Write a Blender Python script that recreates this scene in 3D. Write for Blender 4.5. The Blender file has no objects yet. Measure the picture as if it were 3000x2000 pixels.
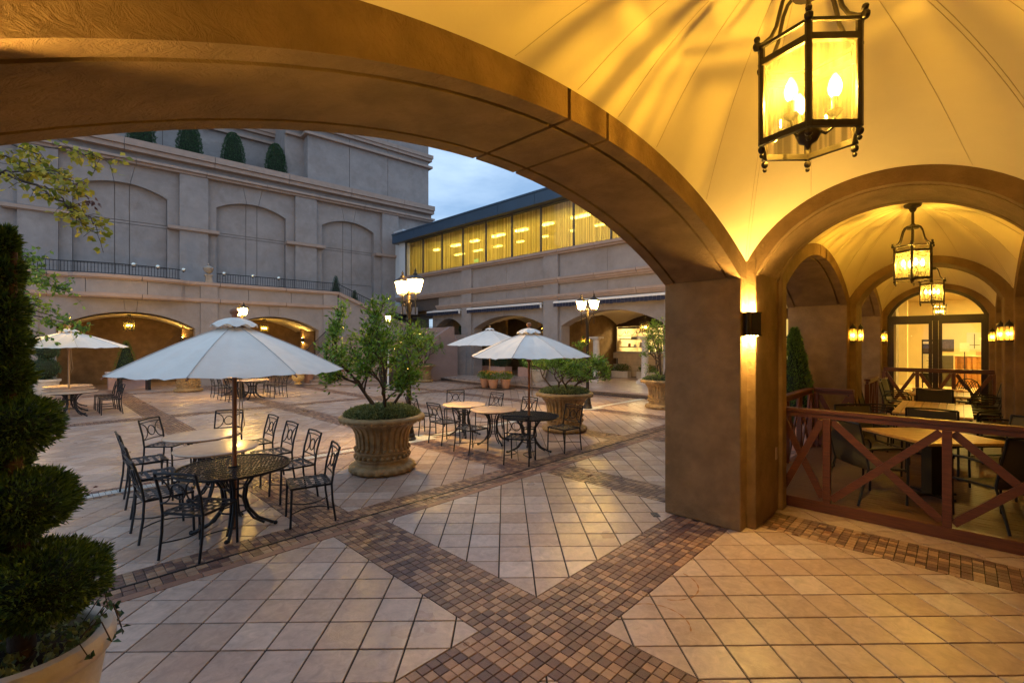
import bpy, math, random
import numpy as np
from mathutils import Vector, Matrix

random.seed(7)
rng = np.random.default_rng(11)
PI = math.pi
R_ = math.radians

# ------------------------------------------------------------------ camera
scene = bpy.context.scene
C = scene.collection
YAW = R_(44.1)
EYE = 1.98
cam_data = bpy.data.cameras.new('camera')
cam = bpy.data.objects.new('camera', cam_data)
C.objects.link(cam)
cam.location = (0, 0, EYE)
cam.rotation_euler = (R_(90), 0, YAW - R_(90))
cam_data.sensor_width = 36.0
cam_data.lens = 36.0 * 1352.0 / 3000.0
cam_data.shift_y = 5.0 / 3000.0
cam_data.clip_start = 0.05
cam_data.clip_end = 2000.0
scene.camera = cam

# ------------------------------------------------------------------ world: dusk sky with thin cloud
SUN_EL, SUN_AZ = 4.0, 215.0
world = bpy.data.worlds.new('World')
scene.world = world
world.use_nodes = True
wn, wl = world.node_tree.nodes, world.node_tree.links
wn.clear()
w_out = wn.new('ShaderNodeOutputWorld')
w_bg = wn.new('ShaderNodeBackground')
w_sky = wn.new('ShaderNodeTexSky')
w_sky.sky_type = 'NISHITA'
w_sky.sun_disc = False
w_sky.sun_elevation = R_(SUN_EL)
w_sky.sun_rotation = R_(SUN_AZ)
w_sky.altitude = 100
w_sky.air_density = 1.0
w_sky.dust_density = 0.6
w_sky.ozone_density = 3.0
w_tc = wn.new('ShaderNodeTexCoord')
w_map = wn.new('ShaderNodeMapping')
w_map.inputs['Scale'].default_value = (1.4, 1.4, 4.5)
w_n = wn.new('ShaderNodeTexNoise')
w_n.inputs['Scale'].default_value = 1.7
w_n.inputs['Detail'].default_value = 6
w_n.inputs['Roughness'].default_value = 0.55
w_r = wn.new('ShaderNodeValToRGB')
w_r.color_ramp.elements[0].position = 0.36
w_r.color_ramp.elements[0].color = (0, 0, 0, 1)
w_r.color_ramp.elements[1].position = 0.68
w_r.color_ramp.elements[1].color = (1, 1, 1, 1)
w_fac = wn.new('ShaderNodeMath'); w_fac.operation = 'MULTIPLY'; w_fac.inputs[1].default_value = 0.75
w_mix = wn.new('ShaderNodeMix'); w_mix.data_type = 'RGBA'
w_mix.inputs[7].default_value = (6.4, 8.1, 9.9, 1)
w_hs = wn.new('ShaderNodeMix'); w_hs.data_type = 'RGBA'; w_hs.inputs[0].default_value = 0.62
w_hs.inputs[7].default_value = (3.2, 4.9, 7.6, 1)
wl.new(w_tc.outputs['Generated'], w_map.inputs['Vector'])
wl.new(w_map.outputs['Vector'], w_n.inputs['Vector'])
wl.new(w_n.outputs['Fac'], w_r.inputs['Fac'])
wl.new(w_r.outputs['Color'], w_fac.inputs[0])
wl.new(w_fac.outputs[0], w_mix.inputs[0])
wl.new(w_sky.outputs['Color'], w_hs.inputs[6])
wl.new(w_hs.outputs[2], w_mix.inputs[6])
wl.new(w_mix.outputs[2], w_bg.inputs['Color'])
w_bg.inputs['Strength'].default_value = 0.15
wl.new(w_bg.outputs[0], w_out.inputs['Surface'])

sun_d = bpy.data.lights.new('sun', 'SUN')
sun_d.energy = 0.03
sun_d.angle = R_(12)
sun_d.color = (1.0, 0.9, 0.8)
sun = bpy.data.objects.new('sun', sun_d)
C.objects.link(sun)
_a = R_(SUN_AZ)
_sd = Vector((math.sin(_a) * math.cos(R_(SUN_EL)), math.cos(_a) * math.cos(R_(SUN_EL)), math.sin(R_(SUN_EL))))
sun.rotation_euler = _sd.to_track_quat('Z', 'Y').to_euler()
sun.location = (0, 0, 30)

vs = scene.view_settings
vs.view_transform = 'Standard'
vs.look = 'None'
vs.exposure = 0.0
vs.gamma = 1.0
vs.use_curve_mapping = False
scene.render.engine = 'CYCLES'
scene.cycles.use_denoising = True
scene.cycles.max_bounces = 7
scene.cycles.diffuse_bounces = 4
scene.cycles.glossy_bounces = 3
scene.cycles.transparent_max_bounces = 12
scene.cycles.sample_clamp_indirect = 6.0
scene.cycles.caustics_reflective = False
scene.cycles.caustics_refractive = False

# ------------------------------------------------------------------ mesh helpers
def tag(o, label=None, cat=None, group=None, kind=None):
    if label: o['label'] = label
    if cat: o['category'] = cat
    if group: o['group'] = group
    if kind: o['kind'] = kind
    return o

def empty(name, loc=(0, 0, 0), rz=0.0, label=None, cat=None, group=None, kind=None, parent=None):
    o = bpy.data.objects.new(name, None)
    o.location = loc
    o.rotation_euler = (0, 0, rz)
    o.empty_display_size = 0.1
    C.objects.link(o)
    if parent: o.parent = parent
    return tag(o, label, cat, group, kind)

def link_mesh(name, me, mat, parent=None, loc=None):
    o = bpy.data.objects.new(name, me)
    if mat is not None and not me.materials:
        me.materials.append(mat)
    C.objects.link(o)
    if parent: o.parent = parent
    if loc: o.location = loc
    return o

def copy_tree(o, parent=None):
    c = o.copy()
    C.objects.link(c)
    c.parent = parent
    for ch in o.children:
        copy_tree(ch, c)
    return c

def rename_children(o):
    return o

class MB:
    def __init__(s): s.v = []; s.f = []
    def add(s, vs_, fs):
        n = len(s.v)
        s.v += [tuple(p) for p in vs_]
        s.f += [tuple(i + n for i in f) for f in fs]
        return s
    def box(s, x0, x1, y0, y1, z0, z1):
        return s.add([(x0,y0,z0),(x1,y0,z0),(x1,y1,z0),(x0,y1,z0),(x0,y0,z1),(x1,y0,z1),(x1,y1,z1),(x0,y1,z1)],
                     [(3,2,1,0),(4,5,6,7),(0,1,5,4),(1,2,6,5),(2,3,7,6),(3,0,4,7)])
    def cbox(s, c, sx, sy, sz, rz=0.0):
        ca, sa = math.cos(rz), math.sin(rz)
        P = []
        for dz in (0, sz):
            for dx, dy in ((-1,-1),(1,-1),(1,1),(-1,1)):
                x, y = dx*sx/2, dy*sy/2
                P.append((c[0]+x*ca-y*sa, c[1]+x*sa+y*ca, c[2]+dz))
        return s.add(P, [(3,2,1,0),(4,5,6,7),(0,1,5,4),(1,2,6,5),(2,3,7,6),(3,0,4,7)])
    def prism(s, poly, a0, a1, axis='z'):
        # poly counter-clockwise in (x,y) / (x,z) / (y,z)
        n = len(poly)
        if axis == 'z': m = lambda p, a: (p[0], p[1], a)
        elif axis == 'y': m = lambda p, a: (p[0], a, p[1])
        else: m = lambda p, a: (a, p[0], p[1])
        V = [m(p, a0) for p in poly] + [m(p, a1) for p in poly]
        F = [tuple(range(n-1, -1, -1)), tuple(range(n, 2*n))] + [(i, (i+1) % n, n+(i+1) % n, n+i) for i in range(n)]
        if axis == 'y': F = [tuple(reversed(f)) for f in F]
        return s.add(V, F)
    def bar(s, p0, p1, w, h, up=(0, 0, 1)):
        p0, p1 = Vector(p0), Vector(p1)
        d = (p1 - p0).normalized()
        u = Vector(up)
        if abs(d.dot(u)) > 0.98: u = Vector((1, 0, 0))
        sd = d.cross(u).normalized(); u = sd.cross(d).normalized()
        P = []
        for p in (p0, p1):
            for a, b in ((-1,-1),(1,-1),(1,1),(-1,1)):
                P.append(p + sd*(a*w/2) + u*(b*h/2))
        return s.add(P, [(3,2,1,0),(4,5,6,7),(0,1,5,4),(1,2,6,5),(2,3,7,6),(3,0,4,7)])
    def tube(s, pts, r, n=6, closed=False):
        pts = [Vector(p) for p in pts]
        m = len(pts)
        rr = r if isinstance(r, (list, tuple)) else [r]*m
        t0 = (pts[1]-pts[0]).normalized()
        ref = Vector((0, 0, 1)) if abs(t0.z) < 0.9 else Vector((1, 0, 0))
        u = t0.cross(ref).normalized()
        V = []
        for i, p in enumerate(pts):
            if closed: t = (pts[(i+1) % m]-pts[i-1]).normalized()
            elif i == 0: t = t0
            elif i == m-1: t = (pts[-1]-pts[-2]).normalized()
            else: t = (pts[i+1]-pts[i-1]).normalized()
            u = (u - t*u.dot(t))
            u = u.normalized() if u.length > 1e-6 else t.orthogonal().normalized()
            w = t.cross(u)
            for k in range(n):
                a = 2*PI*k/n
                V.append(p + (u*math.cos(a)+w*math.sin(a))*rr[i])
        F = []
        for i in range(m if closed else m-1):
            for k in range(n):
                a, b = i*n, ((i+1) % m)*n
                F.append((a+k, a+(k+1) % n, b+(k+1) % n, b+k))
        if not closed:
            F.append(tuple(range(n-1, -1, -1))); F.append(tuple(range((m-1)*n, m*n)))
        return s.add(V, F)
    def lathe(s, prof, n=24, c=(0, 0, 0), fn=None, cap=True):
        V = []; m = len(prof)
        for j, (r, z) in enumerate(prof):
            for k in range(n):
                a = 2*PI*k/n
                rr = max(fn(r, z, a, j), 1e-4) if fn else max(r, 1e-4)
                V.append((c[0]+rr*math.cos(a), c[1]+rr*math.sin(a), c[2]+z))
        F = []
        for j in range(m-1):
            for k in range(n):
                F.append((j*n+k, j*n+(k+1) % n, (j+1)*n+(k+1) % n, (j+1)*n+k))
        if cap:
            F.append(tuple(range(n-1, -1, -1))); F.append(tuple(range((m-1)*n, m*n)))
        return s.add(V, F)
    def ball(s, c, r, nu=10, nv=6, sc=(1, 1, 1)):
        V = [(c[0], c[1], c[2]-r*sc[2])]
        for j in range(1, nv):
            ph = -PI/2 + PI*j/nv
            for k in range(nu):
                a = 2*PI*k/nu
                V.append((c[0]+r*sc[0]*math.cos(ph)*math.cos(a), c[1]+r*sc[1]*math.cos(ph)*math.sin(a), c[2]+r*sc[2]*math.sin(ph)))
        V.append((c[0], c[1], c[2]+r*sc[2]))
        F = [(0, 1+(k+1) % nu, 1+k) for k in range(nu)]
        for j in range(nv-2):
            for k in range(nu):
                a = 1+j*nu
                F.append((a+k, a+(k+1) % nu, a+nu+(k+1) % nu, a+nu+k))
        l = len(V)-1; a = 1+(nv-2)*nu
        F += [(a+k, a+(k+1) % nu, l) for k in range(nu)]
        return s.add(V, F)
    def mesh(s, name, mat=None, smooth=None):
        me = bpy.data.meshes.new(name)
        me.from_pydata(s.v, [], s.f)
        if smooth:
            me.polygons.foreach_set('use_smooth', [True]*len(me.polygons))
            me.set_sharp_from_angle(angle=R_(smooth))
        if mat is not None: me.materials.append(mat)
        me.update()
        return me
    def build(s, name, mat, parent=None, smooth=None, loc=None, bevel=0.0):
        o = link_mesh(name, s.mesh(name, mat, smooth), mat, parent, loc)
        if bevel:
            b = o.modifiers.new('bevel', 'BEVEL'); b.width = bevel; b.segments = 2; b.limit_method = 'ANGLE'; b.angle_limit = R_(40)
        return o

def fast_mesh(name, V, F, mat, parent=None, smooth=False):
    # V (n,3) array, F (m,k) array, equal-sized faces
    me = bpy.data.meshes.new(name)
    V = np.asarray(V, dtype=np.float32); F = np.asarray(F, dtype=np.int32)
    k = F.shape[1]
    me.vertices.add(len(V)); me.vertices.foreach_set('co', V.ravel())
    me.loops.add(F.size); me.loops.foreach_set('vertex_index', F.ravel())
    me.polygons.add(len(F))
    me.polygons.foreach_set('loop_start', np.arange(0, F.size, k, dtype=np.int32))
    me.polygons.foreach_set('loop_total', np.full(len(F), k, dtype=np.int32))
    me.update(calc_edges=True); me.validate()
    if smooth: me.polygons.foreach_set('use_smooth', [True]*len(me.polygons))
    return link_mesh(name, me, mat, parent)

def norm(a): return a / np.maximum(np.linalg.norm(a, axis=-1, keepdims=True), 1e-6)

def leaves(name, P, D, L, W, mat, parent=None, fold=0.25, up=None):
    # folded two-triangle leaves: P base points, D axis, L length, W width
    P = np.asarray(P, float); D = norm(np.asarray(D, float)); n = len(P)
    L = np.broadcast_to(np.asarray(L, float), (n,))[:, None]; W = np.broadcast_to(np.asarray(W, float), (n,))[:, None]
    rv = rng.normal(size=(n, 3)) if up is None else np.asarray(up, float) + rng.normal(size=(n, 3))*0.35
    S = norm(np.cross(D, rv)); U = norm(np.cross(S, D))
    tip = P + D*L
    mid = P + D*L*0.45 + U*W*fold
    a = mid + S*W*0.5; b = mid - S*W*0.5
    V = np.stack([P, a, tip, b], axis=1).reshape(-1, 3)
    i = np.arange(n)*4
    F = np.concatenate([np.stack([i, i+1, i+2], 1), np.stack([i, i+2, i+3], 1)])
    return fast_mesh(name, V, F, mat, parent)

def clip_half(poly, a, b, c_):
    # keep a*x+b*y <= c_
    out = []
    for i in range(len(poly)):
        p, q = poly[i], poly[(i+1) % len(poly)]
        dp, dq = a*p[0]+b*p[1]-c_, a*q[0]+b*q[1]-c_
        if dp <= 0: out.append(p)
        if (dp < 0 < dq) or (dq < 0 < dp):
            t = dp/(dp-dq); out.append((p[0]+(q[0]-p[0])*t, p[1]+(q[1]-p[1])*t))
    return out

def clip_rect(poly, x0, x1, y0, y1):
    for a, b, c_ in ((-1, 0, -x0), (1, 0, x1), (0, -1, -y0), (0, 1, y1)):
        poly = clip_half(poly, a, b, c_)
        if len(poly) < 3: return []
    return poly

def area2(poly):
    return 0.5*sum(poly[i][0]*poly[(i+1) % len(poly)][1]-poly[(i+1) % len(poly)][0]*poly[i][1] for i in range(len(poly)))

def view_size(x, y, z):
    # rough share of the picture a small flat piece at this place takes (0 when out of view)
    d = x*math.cos(YAW)+y*math.sin(YAW); r = x*math.sin(YAW)-y*math.cos(YAW)
    if d < 0.6: return 0
    if abs(r/d) > 1.13 or abs((z-EYE)/d) > 0.76: return 0
    return (EYE-z)/d**3

# ------------------------------------------------------------------ materials
def new_mat(name):
    m = bpy.data.materials.new(name)
    m.use_nodes = True
    nt = m.node_tree
    b = nt.nodes.get('Principled BSDF')
    return m, nt, nt.nodes, nt.links, b

def _noise(nt, scale, detail=4, rough=0.55, vec=None, dist=0.0):
    n = nt.nodes.new('ShaderNodeTexNoise')
    n.inputs['Scale'].default_value = scale
    n.inputs['Detail'].default_value = detail
    n.inputs['Roughness'].default_value = rough
    n.inputs['Distortion'].default_value = dist
    if vec is not None: nt.links.new(vec, n.inputs['Vector'])
    return n

def _ramp(nt, fac, stops):
    r = nt.nodes.new('ShaderNodeValToRGB')
    el = r.color_ramp.elements
    while len(el) < len(stops): el.new(0.5)
    for e, (p, c_) in zip(el, stops):
        e.position = p; e.color = (c_[0], c_[1], c_[2], 1)
    nt.links.new(fac, r.inputs['Fac'])
    return r

def _mul(c_, k): return tuple(v*k for v in c_)

def surf(name, col, rough=0.6, var=0.15, scale=6.0, bump=0.0, bscale=40.0, spec=0.5, metal=0.0, stain=None, stain_scale=1.2, stain_amt=0.5, bdist=0.01, pos=True, rvar=0.0):
    m, nt, N, Lk, b = new_mat(name)
    b.inputs['Roughness'].default_value = rough
    b.inputs['Metallic'].default_value = metal
    b.inputs['Specular IOR Level'].default_value = spec
    g = N.new('ShaderNodeNewGeometry')
    vec = g.outputs['Position']
    if not pos:
        tc = N.new('ShaderNodeTexCoord'); vec = tc.outputs['Object']
    n = _noise(nt, scale, 5, 0.6, vec)
    r = _ramp(nt, n.outputs['Fac'], [(0.28, _mul(col, 1-var)), (0.72, _mul(col, 1+var))])
    outc = r.outputs['Color']
    if stain is not None:
        n2 = _noise(nt, stain_scale, 6, 0.65, vec, 0.4)
        r2 = _ramp(nt, n2.outputs['Fac'], [(0.48, (0, 0, 0)), (0.72, (stain_amt,)*3)])
        mx = N.new('ShaderNodeMix'); mx.data_type = 'RGBA'
        Lk.new(r2.outputs['Color'], mx.inputs[0]); Lk.new(outc, mx.inputs[6]); mx.inputs[7].default_value = (*stain, 1)
        outc = mx.outputs[2]
    Lk.new(outc, b.inputs['Base Color'])
    if rvar:
        n4 = _noise(nt, scale*0.7, 3, 0.5, vec)
        mr = N.new('ShaderNodeMapRange'); mr.inputs[3].default_value = max(rough-rvar, .03); mr.inputs[4].default_value = rough+rvar
        mr.inputs[1].default_value = 0.3; mr.inputs[2].default_value = 0.7
        Lk.new(n4.outputs['Fac'], mr.inputs[0]); Lk.new(mr.outputs[0], b.inputs['Roughness'])
    if bump:
        n3 = _noise(nt, bscale, 7, 0.66, vec, 1.2)
        bp = N.new('ShaderNodeBump'); bp.inputs['Strength'].default_value = bump; bp.inputs['Distance'].default_value = bdist
        Lk.new(n3.outputs['Fac'], bp.inputs['Height']); Lk.new(bp.outputs['Normal'], b.inputs['Normal'])
    return m

def emit(name, col, strength):
    m, nt, N, Lk, b = new_mat(name)
    N.remove(b)
    e = N.new('ShaderNodeEmission'); e.inputs[0].default_value = (*col, 1); e.inputs[1].default_value = strength
    Lk.new(e.outputs[0], N['Material Output'].inputs[0])
    return m

def glass(name, tint=(1, 1, 1), gloss=0.9, base=0.04, rough=0.0, haze=0.0):
    # clear pane: transparent with a Fresnel reflection
    m, nt, N, Lk, b = new_mat(name)
    N.remove(b)
    t = N.new('ShaderNodeBsdfTransparent'); t.inputs[0].default_value = (*tint, 1)
    g = N.new('ShaderNodeBsdfGlossy'); g.inputs['Roughness'].default_value = rough; g.inputs['Color'].default_value = (gloss, gloss, gloss, 1)
    lw_ = N.new('ShaderNodeLayerWeight'); lw_.inputs['Blend'].default_value = 0.5
    pw = N.new('ShaderNodeMath'); pw.operation = 'POWER'; pw.inputs[1].default_value = 5.0
    fr = N.new('ShaderNodeMath'); fr.operation = 'MULTIPLY_ADD'; fr.inputs[1].default_value = 0.95; fr.inputs[2].default_value = base
    Lk.new(lw_.outputs['Facing'], pw.inputs[0]); Lk.new(pw.outputs[0], fr.inputs[0])
    mx = N.new('ShaderNodeMixShader')
    Lk.new(fr.outputs[0], mx.inputs[0]); Lk.new(t.outputs[0], mx.inputs[1]); Lk.new(g.outputs[0], mx.inputs[2])
    out = mx
    if haze:
        d = N.new('ShaderNodeBsdfTranslucent'); d.inputs[0].default_value = (*tint, 1)
        m2 = N.new('ShaderNodeMixShader'); m2.inputs[0].default_value = haze
        Lk.new(mx.outputs[0], m2.inputs[1]); Lk.new(d.outputs[0], m2.inputs[2]); out = m2
    Lk.new(out.outputs[0], N['Material Output'].inputs[0])
    return m

def streaked(m):
    # bevelled panes, their tint banded to throw streaks of light on the vault
    nt = m.node_tree; N = nt.nodes; Lk = nt.links
    t = next(n for n in N if n.type == 'BSDF_TRANSPARENT')
    tc = N.new('ShaderNodeTexCoord'); sp = N.new('ShaderNodeSeparateXYZ'); Lk.new(tc.outputs['Object'], sp.inputs[0])
    at2 = N.new('ShaderNodeMath'); at2.operation = 'ARCTAN2'; Lk.new(sp.outputs['Y'], at2.inputs[0]); Lk.new(sp.outputs['X'], at2.inputs[1])
    n = N.new('ShaderNodeTexNoise'); n.noise_dimensions = '1D'; n.inputs['Scale'].default_value = 5.0; n.inputs['Detail'].default_value = 1
    Lk.new(at2.outputs[0], n.inputs['W'])
    c0 = tuple(t.inputs[0].default_value[:3])
    r = _ramp(nt, n.outputs['Fac'], [(0.47, _mul(c0, .45)), (0.60, c0)])
    Lk.new(r.outputs['Color'], t.inputs[0])
    return m

def leaf_mat(name, c0, c1, rough=0.4, trans=0.25, scale=9.0):
    m, nt, N, Lk, b = new_mat(name)
    g = N.new('ShaderNodeNewGeometry')
    r = _ramp(nt, g.outputs['Random Per Island'], [(0.0, c0), (0.7, c1), (1.0, _mul(c1, 1.25))])
    b.inputs['Roughness'].default_value = rough
    Lk.new(r.outputs['Color'], b.inputs['Base Color'])
    t = N.new('ShaderNodeBsdfTranslucent'); Lk.new(r.outputs['Color'], t.inputs['Color'])
    mx = N.new('ShaderNodeMixShader'); mx.inputs[0].default_value = trans
    Lk.new(b.outputs[0], mx.inputs[1]); Lk.new(t.outputs[0], mx.inputs[2])
    Lk.new(mx.outputs[0], N['Material Output'].inputs[0])
    return m

def wood(name, c0, c1, rough=0.45, axis=0, sc=3.0):
    m, nt, N, Lk, b = new_mat(name)
    tc = N.new('ShaderNodeTexCoord')
    mp = N.new('ShaderNodeMapping')
    s_ = [22.0, 22.0, 22.0]; s_[axis] = 1.6
    mp.inputs['Scale'].default_value = s_
    Lk.new(tc.outputs['Object'], mp.inputs['Vector'])
    n = _noise(nt, sc, 5, 0.6, mp.outputs['Vector'], 0.5)
    r = _ramp(nt, n.outputs['Fac'], [(0.3, c0), (0.7, c1)])
    Lk.new(r.outputs['Color'], b.inputs['Base Color'])
    b.inputs['Roughness'].default_value = rough
    bp = N.new('ShaderNodeBump'); bp.inputs['Strength'].default_value = 0.2; bp.inputs['Distance'].default_value = 0.003
    Lk.new(n.outputs['Fac'], bp.inputs['Height']); Lk.new(bp.outputs['Normal'], b.inputs['Normal'])
    return m

def piece_mat(name, stops, pitch, ang, org, rough=0.45, rvar=0.12, bump=0.25, bscale=30.0, stain=None, mottling=0.12, stain_amt=0.5, spec=0.5, coat=0.0):
    # one colour per laid piece, picked by the piece's place in its grid
    m, nt, N, Lk, b = new_mat(name)
    g = N.new('ShaderNodeNewGeometry')
    oi = N.new('ShaderNodeObjectInfo')
    ad = N.new('ShaderNodeMath'); ad.operation = 'ADD'; fc = N.new('ShaderNodeMath'); fc.operation = 'FRACT'
    Lk.new(oi.outputs['Random'], ad.inputs[0]); Lk.new(g.outputs['Random Per Island'], ad.inputs[1]); Lk.new(ad.outputs[0], fc.inputs[0])
    r = _ramp(nt, fc.outputs[0], stops)
    n = _noise(nt, 11.0, 7, 0.65, g.outputs['Position'], 0.8)
    mr = _ramp(nt, n.outputs['Fac'], [(0.3, (1-mottling,)*3), (0.7, (1+mottling,)*3)])
    mx = N.new('ShaderNodeMix'); mx.data_type = 'RGBA'; mx.blend_type = 'MULTIPLY'; mx.inputs[0].default_value = 1.0
    Lk.new(r.outputs['Color'], mx.inputs[6]); Lk.new(mr.outputs['Color'], mx.inputs[7])
    outc = mx.outputs[2]
    if stain is not None:
        n2 = _noise(nt, 3.7, 8, 0.72, g.outputs['Position'], 1.0)
        r2 = _ramp(nt, n2.outputs['Fac'], [(0.53, (0, 0, 0)), (0.74, (stain_amt,)*3)])
        m2 = N.new('ShaderNodeMix'); m2.data_type = 'RGBA'
        Lk.new(r2.outputs['Color'], m2.inputs[0]); Lk.new(outc, m2.inputs[6]); m2.inputs[7].default_value = (*stain, 1)
        outc = m2.outputs[2]
    Lk.new(outc, b.inputs['Base Color'])
    n4 = _noise(nt, 1.3, 4, 0.55, g.outputs['Position'])
    rr = N.new('ShaderNodeMapRange'); rr.inputs[1].default_value = 0.3; rr.inputs[2].default_value = 0.7
    rr.inputs[3].default_value = rough-rvar; rr.inputs[4].default_value = rough+rvar
    Lk.new(n4.outputs['Fac'], rr.inputs[0]); Lk.new(rr.outputs[0], b.inputs['Roughness'])
    b.inputs['Specular IOR Level'].default_value = spec
    b.inputs['Coat Weight'].default_value = coat; b.inputs['Coat Roughness'].default_value = 0.24
    n3 = _noise(nt, bscale, 8, 0.68, g.outputs['Position'], 1.4)
    bp = N.new('ShaderNodeBump'); bp.inputs['Strength'].default_value = bump; bp.inputs['Distance'].default_value = 0.006
    Lk.new(n3.outputs['Fac'], bp.inputs['Height']); Lk.new(bp.outputs['Normal'], b.inputs['Normal']); Lk.new(bp.outputs['Normal'], b.inputs['Coat Normal'])
    return m

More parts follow.
